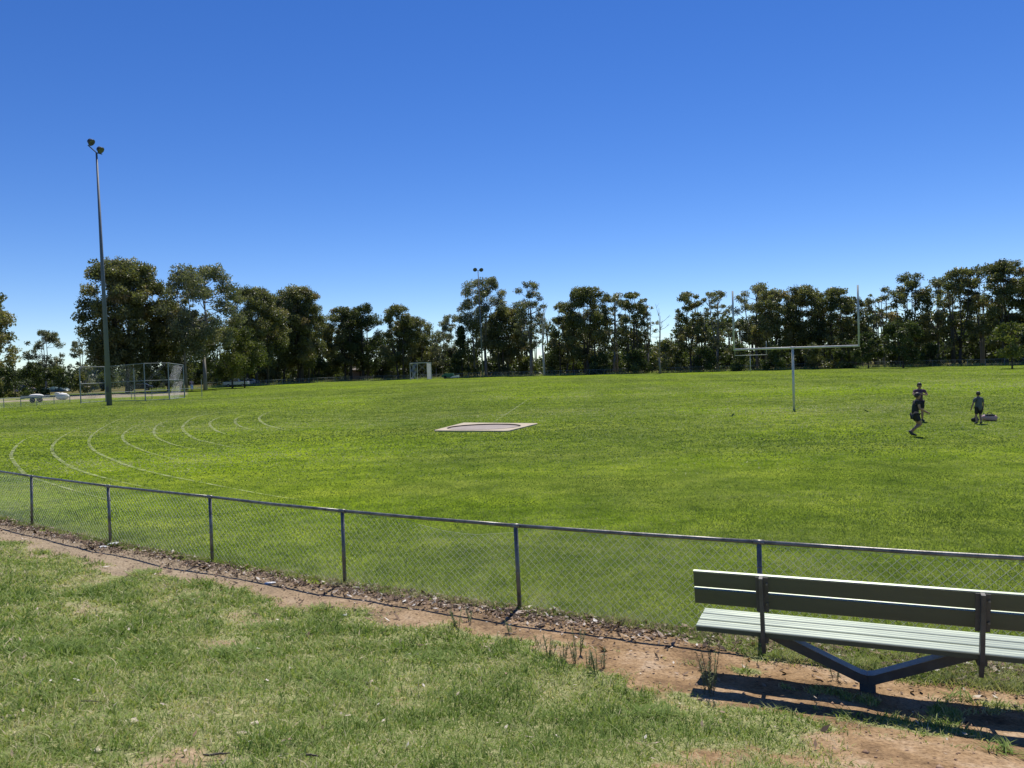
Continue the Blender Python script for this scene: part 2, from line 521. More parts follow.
g2 = blades('field_grass', x, y, h, w, tint, 0.9, False, field_mat, 22)
tag(g2, 'mown green turf beyond the chain link fence', 'grass', kind='stuff')

pad_c = sum([gpt(*p) for p in [(433, 431.6), (508, 432.0), (539, 424.3), (464, 423.6)]], Vector()) / 4
_pc = [gpt(*p) for p in [(433, 431.6), (508, 432.0), (539, 424.3), (464, 423.6)]]
def inpad(x, y):
    ins = np.ones(len(x), bool)
    for a_, b_ in zip(_pc, _pc[1:] + _pc[:1]): ins &= ((b_.x - a_.x) * (y - a_.y) - (b_.y - a_.y) * (x - a_.x)) > -0.06
    return ins
n = 560000
y = 17.0 * (200.0 / 17.0) ** gseed.random(n)
x = (gseed.random(n) * 2 - 1) * (y * 0.80 + 3)
lim_ = np.interp(np.arctan2(x, y), far_ang, far_r) - 2
kp = (gseed.random(n) < sstep(15, 25, y) * (1 - sstep(45, 190, y) * 0.85)) & (np.hypot(x, y) < np.where(x / y < -0.39, 109, lim_)) & ~inpad(x, y)
x, y = x[kp], y[kp]; n = len(x)
h = (0.018 + 0.03 * gseed.random(n)) * (0.7 + 0.6 * fbm(x, y, .3, 3)); w = (0.0016 + 0.0012 * gseed.random(n)) * y
tone = fbm(x + 2, y + 8, 0.16, 4); cl = fbm(x, y, 1.5, 3)
tint = np.clip(0.47 + 0.9 * (tone - 0.5) + 0.9 * (cl - 0.5) + 0.25 * lush_amt(x, y) + gseed.normal(0, 0.2, n), 0, 1)
tint = np.clip(tint + 0.13 * np.sin((x - 0.16 * y) * 2 * np.pi / 6.5) * sstep(40, 70, y) * (x > -25) + 0.19 * (fbm(x, y * 2.6, 0.05, 3) - .5) * 4, 0, 1)
tag(blades('outfield_grass', x, y, h, w, tint, 1.3, False, field_mat, 24), 'mown turf in the middle of the playing field', 'grass', kind='stuff')

# ------------------------------------------------------------ painted lane lines
lm, nt, pb = new_mat('faded_line_paint')
v = mapping(nt)
mk = ramp(nt, noise_tex(nt, v, 2.6, 7, 0.8), [(0.42, (0, 0, 0)), (0.64, (1, 1, 1))])
pb.inputs['Base Color'].default_value = (0.46, 0.48, 0.27, 1)
pb.inputs['Roughness'].default_value = 0.9
tb = N(nt, 'ShaderNodeBsdfTransparent'); mx = N(nt, 'ShaderNodeMixShader')
L(nt, math_n(nt, 'MULTIPLY', mk.outputs[0], 0.6), mx.inputs[0]); L(nt, tb.outputs[0], mx.inputs[1]); L(nt, pb.outputs[0], mx.inputs[2])
L(nt, mx.outputs[0], nt.nodes['Material Output'].inputs['Surface'])
def smooth_line(pts, k=6):
    out = []
    n = len(pts)
    for i in range(n - 1):
        p0, p1, p2, p3 = pts[max(i - 1, 0)], pts[i], pts[i + 1], pts[min(i + 2, n - 1)]
        for j in range(k):
            t = j / k
            out.append(0.5 * ((2 * p1) + (p2 - p0) * t + (2 * p0 - 5 * p1 + 4 * p2 - p3) * t * t + (3 * p1 - p0 - 3 * p2 + p3) * t ** 3))
    out.append(pts[-1])
    return out
def ribbon(name, pts, width, z, mat, label):
    V = []; Fc = []
    for i, p in enumerate(pts):
        t = (pts[min(i + 1, len(pts) - 1)] - pts[max(i - 1, 0)]); t.z = 0; t.normalize()
        nrm = Vector((-t.y, t.x, 0)) * width / 2 * min(1, 0.12 + 3.2 * i / len(pts), 0.12 + 3.2 * (len(pts) - 1 - i) / len(pts))
        V += [Vector((p.x, p.y, z)) + nrm, Vector((p.x, p.y, z)) - nrm]
        if i: Fc.append((2 * i - 2, 2 * i - 1, 2 * i + 1, 2 * i))
    m = MB(); m.v = V; m.f = Fc
    return tag(m.build(name, mat), label, kind='structure')
LANES = [
    [(62, 428), (36, 436), (25, 440), (17, 446), (12, 453), (11, 457), (15, 464), (21, 471), (29, 477), (50, 484), (83, 494), (118, 503)],
    [(98, 424), (78, 430), (66, 435), (57, 441), (52, 448), (54, 455), (62, 462), (72, 468), (85, 473), (106, 479), (140, 487), (180, 494)],
    [(150, 412), (125, 418), (110, 424), (98, 431), (91, 437), (89, 443), (92, 449), (99, 454), (110, 459), (130, 467), (160, 475), (200, 483), (262, 495), (320, 504)],
    [(150, 421), (134, 427), (126, 432), (122.5, 437), (126, 443), (136, 448), (152, 454), (180, 461)],
    [(176, 418), (163, 423), (156, 427), (154, 433), (157, 438), (165, 442), (177, 446), (196, 450)],
    [(240, 409), (223, 412), (205, 415), (192, 419), (184, 425), (183, 430), (188, 435), (197, 440), (210, 443), (228, 447), (250, 450)],
    [(228, 415), (216, 419), (210, 423), (211, 427), (218, 432), (232, 436)],
    [(247, 414), (238, 418), (235, 421), (237, 425), (244, 428), (256, 431)],
    [(282, 410), (268, 413), (260, 417), (260, 421), (266, 425), (275, 428), (290, 431)]]
for i, ln in enumerate(LANES):
    ribbon('lane_line', smooth_line([gpt(*p) for p in ln]), 0.11 if i < 5 else 0.14, 0.026, lm, 'faded white curved running lane line')
ribbon('lane_line', smooth_line([gpt(*p) for p in [(492, 423), (505, 415), (520, 405), (530, 398)]]), 0.09, 0.012, lm, 'faint straight sector line beyond the throwing circle')
for a_, b_ in (((880, 372), (1024, 381)), ((640, 373), (800, 371.8)), ((808, 369.5), (905, 376)), ((700, 378), (560, 396))):
    ribbon('pitch_line', [gpt(*a_), gpt(*b_)], 0.16, 0.012, lm, 'faint white pitch marking line')

# ------------------------------------------------------------ throwing circle
con = surf_mat('pad_concrete', (0.35, 0.29, 0.20), (0.50, 0.42, 0.30), 2.5, 0.85, bump=0.3)
con2 = surf_mat('circle_concrete', (0.23, 0.19, 0.16), (0.33, 0.28, 0.24), 1.6, 0.85, bump=0.3)
rust = surf_mat('rim_steel', (0.05, 0.035, 0.03), (0.09, 0.06, 0.045), 8, 0.8)
cpx = [(433, 431.6), (508, 432.0), (539, 424.3), (464, 423.6)]
cc = [gpt(*p) for p in cpx]
pc = sum(cc, Vector()) / 4
pad = thing('throwing_circle', 'pale concrete throwing circle slab set flush in the turf at midfield', 'throwing circle', pc)
m = MB()
CR = 1.55; off_ = gpt(484, 427.9) - pc; off_.z = 0
def on_edge(a):
    "point of the slab's outline in a direction from the circle"
    d = Vector((math.cos(a), math.sin(a), 0)); best = 9
    for i in range(4):
        p = cc[i] - pc - off_; q = cc[(i + 1) % 4] - pc - off_
        e = q - p; den = d.x * e.y - d.y * e.x
        if abs(den) < 1e-9: continue
        t = (p.x * e.y - p.y * e.x) / den; u = (p.x * d.y - p.y * d.x) / den
        if t > 0 and -1e-6 <= u <= 1 + 1e-6: best = min(best, t)
    return d * best + off_
NS = 72
CR = min(CR, min((on_edge(2 * math.pi * k / NS) - off_).length for k in range(NS)) - 0.12)
for k in range(NS):
    a = 2 * math.pi * k / NS
    o_ = on_edge(a); i_ = Vector((math.cos(a), math.sin(a), 0)) * CR + off_
    m.v += [o_ + Vector((0, 0, -0.1)), o_ + Vector((0, 0, 0.05)), i_ + Vector((0, 0, 0.05)), i_ + Vector((0, 0, 0.0))]
for k in range(NS):
    a = 4 * k; b = 4 * ((k + 1) % NS)
    m.f += [(a, b, b + 1, a + 1), (a + 1, b + 1, b + 2, a + 2), (a + 2, b + 2, b + 3, a + 3)]
m.build('slab', con, pad)
m = MB(); m.tube([off_ + Vector((0, 0, -0.05)), off_ + Vector((0, 0, 0.012))], CR - 0.01, 48)
m.build('circle_floor', con2, pad)
m = MB()
for k in range(60):
    a = 2 * math.pi * k / 60; b = 2 * math.pi * (k + 1) / 60
    for (r0, r1, z0, z1) in ((CR - 0.045, CR - 0.006, 0.013, 0.056),):
        p = [Vector((math.cos(t) * r, math.sin(t) * r, z)) + off_ for t in (a, b) for r in (r0, r1) for z in (z0, z1)]
        bb = len(m.v); m.v += p
        m.f += [(bb, bb + 1, bb + 5, bb + 4), (bb + 2, bb + 6, bb + 7, bb + 3), (bb + 1, bb + 3, bb + 7, bb + 5)]
m.build('rim', rust, pad)

# ------------------------------------------------------------ metals and paints
galv = surf_mat('weathered_galvanised_pipe', (0.10, 0.095, 0.088), (0.27, 0.26, 0.24), 9, 0.42, 0.45, 0.08, spots=(0.10, 0.075, 0.06))
galv_far = surf_mat('dull_galvanised_steel', (0.20, 0.22, 0.23), (0.30, 0.32, 0.33), 1.5, 0.55, 0.3, 0.0)
wire = surf_mat('galvanised_wire', (0.52, 0.53, 0.50), (0.68, 0.68, 0.64), 5, 0.55, 0.15, 0.0)
wire_far = surf_mat('grey_netting_wire', (0.40, 0.42, 0.43), (0.50, 0.52, 0.53), 2, 0.6, 0.2, 0.0)
dark_steel = surf_mat('dark_steel', (0.035, 0.04, 0.045), (0.06, 0.065, 0.07), 2, 0.5, 0.4, 0.0)
white_paint = surf_mat('chalky_white_paint', (0.55, 0.55, 0.52), (0.72, 0.72, 0.70), 2, 0.6, 0.0, 0.05)
goal_paint = surf_mat('weathered_goal_post_paint', (0.45, 0.45, 0.42), (0.62, 0.62, 0.58), 2.5, 0.6, 0.1, 0.05)

# ------------------------------------------------------------ near chain-link fence
PX = [-31.7, -29.6, -27.5, -25.4, -23.3, -21.2, -19.1, -17.0, -14.9, -12.8, -10.7, -8.50, -6.28, -4.15, -2.07, 0.01, 2.17, 4.55, 6.9, 9.2, 11.5, 13.8, 16.1]
LEAN = {11: 0.03, 15: -0.02}
posts = [Vector((px_, float(fence_y(px_)), 0)) for px_ in PX]
for p in posts: p.z = gz(p.x, p.y)
FH = 0.88
fence = thing('chain_link_fence', 'low grey pipe and chain link fence running along the foot of the bank', 'fence', posts[15])
O = posts[15].copy()
tops = []
for i, p in enumerate(posts):
    t = p + Vector((LEAN.get(i, 0.0), 0, FH + random.uniform(-.012, .012) - p.z * 0.7))
    tops.append(t)
    m = MB(); m.tube([p - O - Vector((0, 0, 0.15)), t - O - Vector((0, 0, 0.01))], 0.0225, 12)
    for q_ in (0.15, 0.45, 0.75):      # tie wire wraps
        c_ = (p - O).lerp(t - O, q_); m.tube([c_ - Vector((0, 0, 0.004)), c_ + Vector((0, 0, 0.004))], 0.026, 10)
    m.build('post', galv, fence, smooth=True)
for i in range(len(tops) - 1):
    a, b = tops[i] - O, tops[i + 1] - O
    mid_ = a.lerp(b, 0.5) - Vector((0, 0, random.uniform(0.0, 0.012)))
    m = MB(); m.tube([a, a.lerp(mid_, .5), mid_, mid_.lerp(b, .5), b], 0.0195, 12)
    m.tube([a - (b - a).normalized() * 0.05, a + (b - a).normalized() * 0.05], 0.0235, 12)
    m.build('top_rail', galv, fence, smooth=True)
def chain_panel(a0, a1, b0, b1, pitch, rad_, topf, nside=3, nz=None, wob=0.006, seg=1):
    "diagonal wires between two posts; a = foot to top at one end, b at the other"
    m = MB()
    Lh = (b0 - a0).length; H = (a1 - a0).length
    def pos(u, w):
        tz = topf(u / Lh)
        lo = a0.lerp(b0, u / Lh); hi = a1.lerp(b1, u / Lh)
        p = lo.lerp(hi, 0.03 + (tz - 0.03) * w)
        bulge = math.sin(u * 2.3 + w * 3) * wob
        nrm = Vector((-(b0 - a0).y, (b0 - a0).x, 0)).normalized()
        # slack mesh leans out of plane where the top has dropped
        return p + nrm * (bulge - (1 - tz) * 0.15 * w)
    k = -int(H / pitch) - 1
    cnt = int(Lh / pitch) + 1
    for dirn in (1, -1):
        for j in range(-int(H / pitch) - 1, cnt + int(H / pitch) + 1):
            u0 = j * pitch; pts = []
            nst = max(2, int(8 * seg)) if seg else 2
            for st in range(nst + 1):
                w = st / nst; u = u0 + dirn * w * H * 0.95
                if 0 <= u <= Lh: pts.append(pos(u, w))
            if len(pts) > 1: m.tube(pts, rad_, nside, cap=False)
    # selvedge wire
    m.tube([pos(Lh * t / 14, 1.0) for t in range(15)], rad_ * 0.9, nside, cap=False)
    return m
for i in range(len(posts) - 1):
    if i == 14:    # torn down panel
        tf = lambda u: float(np.interp(u, [0, .30, .42, .62, .8, 1], [.97, .965, .94, .86, .85, .92]))
    else:
        tf = lambda u: 0.965
    chain_panel(posts[i] - O, tops[i] - O, posts[i + 1] - O, tops[i + 1] - O, 0.082, 0.0014, tf, nside=4).build('mesh_panel', wire, fence, smooth=True)

# ------------------------------------------------------------ bench
alu = surf_mat('anodised_aluminium_plank', (0.28, 0.31, 0.245), (0.35, 0.385, 0.31), 3, 0.42, 0.85, 0.02, stretch=(0.3, 3, 3), spots=(0.30, 0.34, 0.26))
bench_steel = surf_mat('galvanised_bench_frame', (0.085, 0.083, 0.075), (0.15, 0.145, 0.13), 7, 0.6, 0.25, 0.06)
bx_, by_ = 2.58, 5.68
BZ = gz(bx_, by_)
bench = thing('park_bench', 'long pale green aluminium plank bench on a V shaped steel frame, seen from behind', 'bench', (bx_, by_, BZ + 0.002), R(-22.8))
rear_shade_m = surf_mat('painted_rear_shade', (0.090, 0.100, 0.062), (0.12, 0.132, 0.084), 2, 0.6, 0.2, 0.05, stretch=(0.3, 3, 3))  # dark plank tone: shade of the rear faces put into the colour
HL = 1.215; ST = 0.712
# seat planks (y negative = rear, towards the camera)
for k, (y0, y1) in enumerate(((-0.225, -0.080), (-0.062, 0.078), (0.086, 0.228))):
    m = MB()
    prof = [(y0, 0.40), (y1, 0.40), (y1, 0.436), (y1 - 0.006, 0.442)]
    nb = 6
    for q_ in range(1, nb): prof.append((y1 - 0.006 - (y1 - y0 - .012) * q_ / nb, 0.442 - (0.0015 if q_ % 2 else 0)))
    prof += [(y0 + 0.006, 0.442), (y0, 0.436)]
    m.prism(prof, 'x', -HL + random.uniform(-.004, .004), HL)
    spl = m.build('seat_plank', alu, bench)
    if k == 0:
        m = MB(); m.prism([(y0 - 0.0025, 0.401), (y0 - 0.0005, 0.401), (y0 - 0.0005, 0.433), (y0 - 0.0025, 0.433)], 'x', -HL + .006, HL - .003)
        m.build('rear_shade_strip', rear_shade_m, spl)  # thin dark strip added to paint shade on the seat's rear edge
TI = R(11)
def back_M(): return Matrix.Translation((0, -0.235, 0.60)) @ Matrix.Rotation(TI, 4, 'X')
for z0, z1 in ((0.022, 0.146), (0.163, 0.288)):
    m = MB()
    pr = [(0.0, z0), (0.034, z0), (0.034, z1 - .004), (0.030, z1), (0.004, z1), (0.0, z1 - .004)]
    m.prism(pr, 'x', -HL, HL)
    for i, v_ in enumerate(m.v): m.v[i] = back_M() @ v_
    bpl = m.build('back_plank', alu, bench)
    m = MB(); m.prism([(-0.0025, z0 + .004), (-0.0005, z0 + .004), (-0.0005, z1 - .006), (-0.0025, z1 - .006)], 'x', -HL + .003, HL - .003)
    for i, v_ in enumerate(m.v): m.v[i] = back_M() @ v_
    m.build('rear_shade_strip', rear_shade_m, bpl)  # thin dark sheet added to paint shade on the plank's rear face
for sx_ in (-1, 1):
    m = MB()
    xs = sx_ * ST
    # upright: angle section, tapering to its lower tip
    pr = [(-0.062, 0.285), (-0.010, 0.285), (-0.004, 0.0), (0.02, -0.16), (0.03, -0.30), (0.012, -0.34), (-0.006, -0.34), (-0.050, -0.20), (-0.056, 0.0)]
    M_ = Matrix.Translation((0, -0.235, 0.60)) @ Matrix.Rotation(TI * 0.75, 4, 'X')
    b0 = len(m.v); m.prism([(u, w) for u, w in pr], 'x', xs - 0.018, xs + 0.010)
    for i in range(b0, len(m.v)): m.v[i] = M_ @ m.v[i]
    m.build('back_upright', bench_steel, bench, bevel=0.002)
    m = MB()      # clamp plate behind the planks
    b0 = len(m.v); m.box(xs - 0.045, xs + 0.045, -0.008, -0.0015, 0.0, 0.28)
    for i in range(b0, len(m.v)): m.v[i] = back_M() @ m.v[i]
    m.build('clamp_plate', bench_steel, bench)
    m = MB(); m.box(xs - 0.03, xs + 0.03, -0.215, 0.215, 0.352, 0.398)    # bearer under the seat
    m.prism([(-0.19, 0.352), (0.02, 0.352), (-0.14, 0.29)], 'x', xs - 0.005, xs + 0.005)
    m.build('seat_bearer', bench_steel, bench)
    for zz in (0.07, 0.23):
        m = MB(); p = back_M() @ Vector((xs + 0.035, -0.01, zz)); m.tube([p, p + Vector((0, -0.012, 0))], 0.009, 6)
        m.build('bolt', galv, bench)
    # V arm: pressed channel with a bright top flange, mitred at the foot
    X1 = ST - 0.02
    m = MB(); m.prism([(0.001 * sx_, 0.045), (X1 * sx_, 0.330), (X1 * sx_, 0.350), (0.555 * sx_, 0.350), (0.045 * sx_, 0.134), (0.001 * sx_, 0.126)], 'y', -0.04, 0.04)
    m.build('frame_arm', bench_steel, bench)
    m = MB(); m.prism([(0.001 * sx_, 0.1275), (0.045 * sx_, 0.1355), (0.54 * sx_, 0.345), (0.54 * sx_, 0.350), (0.045 * sx_, 0.1405), (0.001 * sx_, 0.1325)], 'y', -0.052, 0.05)
    m.build('arm_flange', galv, bench)
m = MB(); m.box(-0.055, 0.055, -0.036, 0.036, -0.12, 0.055)
m.build('foot', bench_steel, bench, bevel=0.003)

# ------------------------------------------------------------ goal posts
def goal(name, base, h, wl, wr, up, r, label, rz, ends=(True, True)):
    g = thing(name, label, 'goal post', base, rz, 'football goal posts')
    m = MB(); m.tube([(0, 0, -0.2), (0, 0, h - r)], r * 1.1, 14); m.build('centre_post', goal_paint, g, smooth=True)
    m = MB(); m.tube([(-wl, 0, h), (wr, 0, h)], r, 14); m.tube([(-0.12, 0, h), (0.12, 0, h)], r * 1.25, 14); m.build('crossbar', goal_paint, g, smooth=True)
    for x_, u in ((-wl, up[0]), (wr, up[1])):
        if u: 
            m = MB(); m.tube([(x_, 0, h - r), (x_, 0, h + u)], r * 0.9, 12); m.build('upright', goal_up, g, smooth=True)
    return g
goal_up = surf_mat('grey_upright_steel', (0.34, 0.38, 0.38), (0.46, 0.50, 0.49), 2, 0.55, 0.2, 0.0)
b = gpt(794, 409.5); dd = b.y
barz = dpt(794, 347.8, dd).z
wl = b.x - dpt(734, 350, dd).x; wr = dpt(859, 346.3, dd).x - b.x
goal('goal_post', b, barz, wl, wr, (dpt(734, 291, dd).z - barz, dpt(858, 285, dd).z - barz), 0.050, 'near grey single leg goal post with wide crossbar and two uprights', 0)
b2 = gpt(750.5, 371.4); dd2 = b2.y
bz2 = dpt(750.5, 355.2, dd2).z
goal('goal_post', b2, bz2, b2.x - dpt(735, 356, dd2).x, dpt(766.5, 355, dd2).x - b2.x, (dpt(735, 340, dd2).z - bz2, dpt(766.5, 341, dd2).z - bz2), 0.062, 'far small goal post in front of the trees, framed under the near crossbar', 0)

# ------------------------------------------------------------ floodlight poles
def flood_pole(base, top, label, kind):
    g = thing('floodlight_pole', label, 'floodlight', base, 0, 'floodlight masts')
    H = top.z; lx = top.x - base.x; ly = top.y - base.y
    m = MB(); m.tube([(0, 0, -0.3), (lx * 0.5, ly * .5, H * 0.5), (lx, ly, H)], [0.25 if kind else 0.2, 0.17, 0.085], 14)
    m.build('pole', pole_mat, g, smooth=True)
    m = MB(); m.box(-0.14, 0.14, -0.30, -0.235, 1.3, 1.75); m.build('access_hatch', dark_steel, g)
    if kind:   # two round lamps on an arm that points along the line of sight
        A_ = Vector((lx, ly, H)) 
        m = MB(); m.tube([A_ + Vector((-0.40, -0.7, 0.55)), A_ + Vector((0, 0, 0.02)), A_ + Vector((0.2, 0.6, 0.05))], 0.05, 8); m.build('crossarm', dark_steel, g)
        lamps_ = [(A_ + Vector((-0.33, -0.2, 0.95)), 0.36), (A_ + Vector((0.14, 0.5, 0.40)), 0.36)]
    else:
        A_ = Vector((lx, ly, H))
        m = MB(); m.tube([A_ + Vector((-1.1, 0, 0)), A_ + Vector((1.1, 0, 0))], 0.05, 8); m.build('crossarm', dark_steel, g)
        lamps_ = [(A_ + Vector((-0.72, 0, 0.22)), 0.52), (A_ + Vector((0.78, 0.1, 0.15)), 0.52)]
    for c_, r_ in lamps_:
        f = Vector((0.75, -0.15, -0.65)).normalized() if kind else Vector((0.2, -0.9, -0.6)).normalized()
        m = MB()
        m.tube([c_ - f * 0.34, c_ - f * 0.28, c_ - f * 0.02, c_ + f * 0.05], [0.12, 0.24, r_ * 0.88, r_], 14)
        hsg = m.build('lamp_housing', dark_steel, g, smooth=True)
        m = MB(); m.tube([c_ + f * 0.052, c_ + f * 0.07], r_ * 0.86, 14); m.build('lens', lens_mat, g)
        m = MB(); m.tube([c_ - f * 0.30, c_ - f * 0.2 + Vector((0, 0, -0.45)) if kind else c_ + Vector((0, 0, -0.3))], 0.035, 6); m.build('bracket', dark_steel, g)
pole_mat = surf_mat('grey_pole_steel', (0.085, 0.105, 0.135), (0.125, 0.15, 0.185), 0.8, 0.6, 0.0, 0.0)
lens_mat = surf_mat('floodlight_glass', (0.07, 0.075, 0.07), (0.13, 0.135, 0.12), 3, 0.3, 0.0, 0.0)
bp1 = gpt(109.5, 405.5); t1 = dpt(96.5, 153, bp1.y)
flood_pole(bp1, t1, 'tall grey floodlight mast at the left, beside the wire backstop', True)
bp2 = gpt(483, 377.6); t2 = dpt(478, 270.5, bp2.y)
flood_pole(bp2, t2, 'distant floodlight mast with two lamps on a short crossarm before the gums', False)

# ------------------------------------------------------------ far fences and cage
def far_fence(name, pts, h, label, pitch=0.22, spacing=3.0, rail_r=0.03, maxp=95, wr=0.004):
    g = thing(name, label, 'fence', pts[0])
    O = pts[0]
    # walk along
    out = [pts[0]]; acc = 0
    for i in range(len(pts) - 1):
        a, b = pts[i], pts[i + 1]; ln = (b - a).length; n = max(1, round(ln / spacing))
        for k in range(1, n + 1): out.append(a.lerp(b, k / n))
    for p in out:
        m = MB(); m.tube([p - O - Vector((0, 0, .1)), p - O + Vector((0, 0, h))], 0.035, 6); m.build('post', galv_far, g)
    m = MB()
    for a, b in zip(out, out[1:]): m.tube([a - O + Vector((0, 0, h)), b - O + Vector((0, 0, h))], rail_r, 6)
    m.build('top_rail', galv_far, g)
    m = MB()
    for a, b in zip(out, out[1:]):
        a0, b0 = a - O, b - O; Z_ = Vector((0, 0, h)); ln = (b0 - a0).length
        u = (b0 - a0).normalized(); j = -h
        while j < ln:
            for dn in (1, -1):
                s0, s1 = (j, j + h); w0, w1 = 0.0, 1.0
                if s0 < 0: w0 = -s0 / h; s0 = 0
                if s1 > ln: w1 = 1 - (s1 - ln) / h; s1 = ln
                if s1 - s0 > 0.02:
                    p0 = a0 + u * s0 + Z_ * (w0 if dn > 0 else 1 - w0); p1 = a0 + u * s1 + Z_ * (w1 if dn > 0 else 1 - w1)
                    m.tube([p0, p1], wr, 3, cap=False)
            j += pitch
    m.build('mesh_panel', wire_far, g)
    return g
far_fence('chain_link_fence', [gpt(*p) for p in [(-60, 414), (-20, 410.5), (4, 408), (37, 405.5), (70, 402.5), (110, 400.5), (152, 398), (185, 396)]], 0.95, 'low chain link fence beyond the left of the field, running behind the wire backstop')
far_fence('chain_link_fence', FAR[1:], 1.15, 'low chain link fence along the far side of the field below the trees', pitch=0.4, spacing=3.4, wr=0.006)

cg = [gpt(*p) for p in [(81, 403.5), (106, 401.8), (145.5, 401.0), (169.5, 399.8), (184.5, 398.0)]]
cage = thing('wire_backstop', 'tall wire mesh backstop with pipe frame beside the left floodlight mast', 'backstop', cg[0])
CH = [3.9, 3.9, 4.1, 4.1, 3.9]
O = cg[0]
for p, h_ in zip(cg, CH):
    m = MB(); m.tube([p - O - Vector((0, 0, .1)), p - O + Vector((0, 0, h_))], 0.06, 8); m.build('post', galv_far, cage)
p_mid = cg[1].lerp(cg[2], 0.74)
p_mid = gpt(135, 399.5)
m = MB(); m.tube([p_mid - O, p_mid - O + Vector((0, 0, 3.7))], 0.05, 8); m.build('post', galv_far, cage)
for i in range(4):
    a, b = cg[i] - O, cg[i + 1] - O
    m = MB()
    for f_ in (0.02, 0.54, 1.0): m.tube([a + Vector((0, 0, CH[i] * f_)), b + Vector((0, 0, CH[i + 1] * f_))], 0.038, 6)
    m.build('rail', galv_far, cage)
    chain_panel(a, a + Vector((0, 0, CH[i])), b, b + Vector((0, 0, CH[i + 1])), 0.17, 0.0045, lambda u: 0.995, seg=0.25, wob=0.01).build('mesh_panel', wire_far, cage)
e1 = gpt(202, 397)
m = MB(); m.tube([e1 - O, e1 - O + Vector((0, 0, 2.1))], 0.04, 6); m.tube([cg[4] - O + Vector((0, 0, 1.1)), e1 - O + Vector((0, 0, 1.1))], 0.03, 6); m.build('side_rail', galv_far, cage)

# practice net with white cloth sides
c0 = gpt(410.5, 380.2); 
def mpp(p): return p.y / F
net = thing('practice_net', 'white sided practice net cage at the far edge of the field', 'practice net', c0)
k = mpp(c0); W_ = 21 * k; H_ = 17.0 * k
m = MB()
for x_, y_ in ((0, 0), (5.6 * k, 3), (15.5 * k, 3), (W_, 0)): m.tube([(x_, y_, 0), (x_, y_, H_)], 0.06, 6)
m.tube([(5.6 * k, 3, H_), (15.5 * k, 3, H_)], 0.06, 6); m.tube([(0, 0, H_), (5.6 * k, 3, H_)], 0.06, 6); m.tube([(15.5 * k, 3, H_), (W_, 0, H_)], 0.06, 6); m.tube([(0, 0, H_), (W_, 0, H_)], 0.06, 6)
m.build('frame', white_paint, net)
cloth = leaf_mat('white_shade_cloth_sheet', [(0, (0.80, 0.80, 0.82)), (1, (0.85, 0.85, 0.85))], 0.5, 0.8, 0.2, (1, 1, 1))
cloth_g = surf_mat('white_shade_cloth', (0.30, 0.31, 0.32), (0.46, 0.47, 0.48), 1.2, 0.8, 0, 0.1)
for a, b, o_ in (((0.1, 0.06), (5.5 * k, 2.95), 0), ((15.7 * k, 2.9), (W_ - 0.1, 0.06), 1)):
    m = MB(); A0, B0 = Vector((a[0], a[1], 0.1)), Vector((b[0], b[1], 0.1)); nn = Vector((-(B0 - A0).y, (B0 - A0).x, 0)).normalized() * 0.015
    Zv = Vector((0, 0, H_ - 0.2)); b0 = len(m.v)
    m.v += [A0 - nn, B0 - nn, B0 + nn, A0 + nn, A0 - nn + Zv, B0 - nn + Zv, B0 + nn + Zv, A0 + nn + Zv]
    m.f += [(3, 2, 1, 0), (4, 5, 6, 7), (0, 1, 5, 4), (1, 2, 6, 5), (2, 3, 7, 6), (3, 0, 4, 7)]
    if o_: m.build('cloth_side', cloth, net)
    else: chain_panel(A0, A0 + Zv, B0, B0 + Zv, 0.22, 0.022, lambda u: 0.99, seg=0.25).build('side_netting', wire_far, net)
chain_panel(Vector((5.6 * k, 3, 0)), Vector((5.6 * k, 3, H_)), Vector((15.5 * k, 3, 0)), Vector((15.5 * k, 3, H_)), 0.3, 0.012, lambda u: 0.99, seg=0.25).build('netting', wire_far, net)

# ------------------------------------------------------------ trees
bark_dark = surf_mat('dark_bark', (0.045, 0.038, 0.030), (0.10, 0.085, 0.065), 1.5, 0.9, 0, 0.2, stretch=(3, 3, 0.5))
bark_grey = surf_mat('grey_gum_bark', (0.13, 0.115, 0.10), (0.26, 0.24, 0.21), 1.2, 0.9, 0, 0.2, stretch=(3, 3, 0.5))
bark_pale = surf_mat('pale_dead_wood', (0.38, 0.35, 0.31), (0.56, 0.53, 0.49), 1.2, 0.9, 0, 0.1, stretch=(3, 3, 0.5))
lf_olive = leaf_mat('olive_gum_leaves', [(0, (0.065, 0.078, 0.032)), (0.45, (0.155, 0.168, 0.068)), (0.8, (0.245, 0.240, 0.105)), (1, (0.33, 0.245, 0.13))], 0.42, 0.42, 0.5)
lf_dark = leaf_mat('dark_green_leaves', [(0, (0.036, 0.054, 0.020)), (0.5, (0.080, 0.108, 0.038)), (1, (0.14, 0.16, 0.06))], 0.36)
lf_grey = leaf_mat('grey_green_leaves', [(0, (0.085, 0.098, 0.055)), (0.5, (0.195, 0.212, 0.120)), (1, (0.30, 0.285, 0.18))], 0.40, 0.42, 0.5)
lf_light = leaf_mat('light_green_leaves', [(0, (0.060, 0.078, 0.020)), (0.5, (0.145, 0.170, 0.046)), (1, (0.22, 0.225, 0.075))], 0.38)

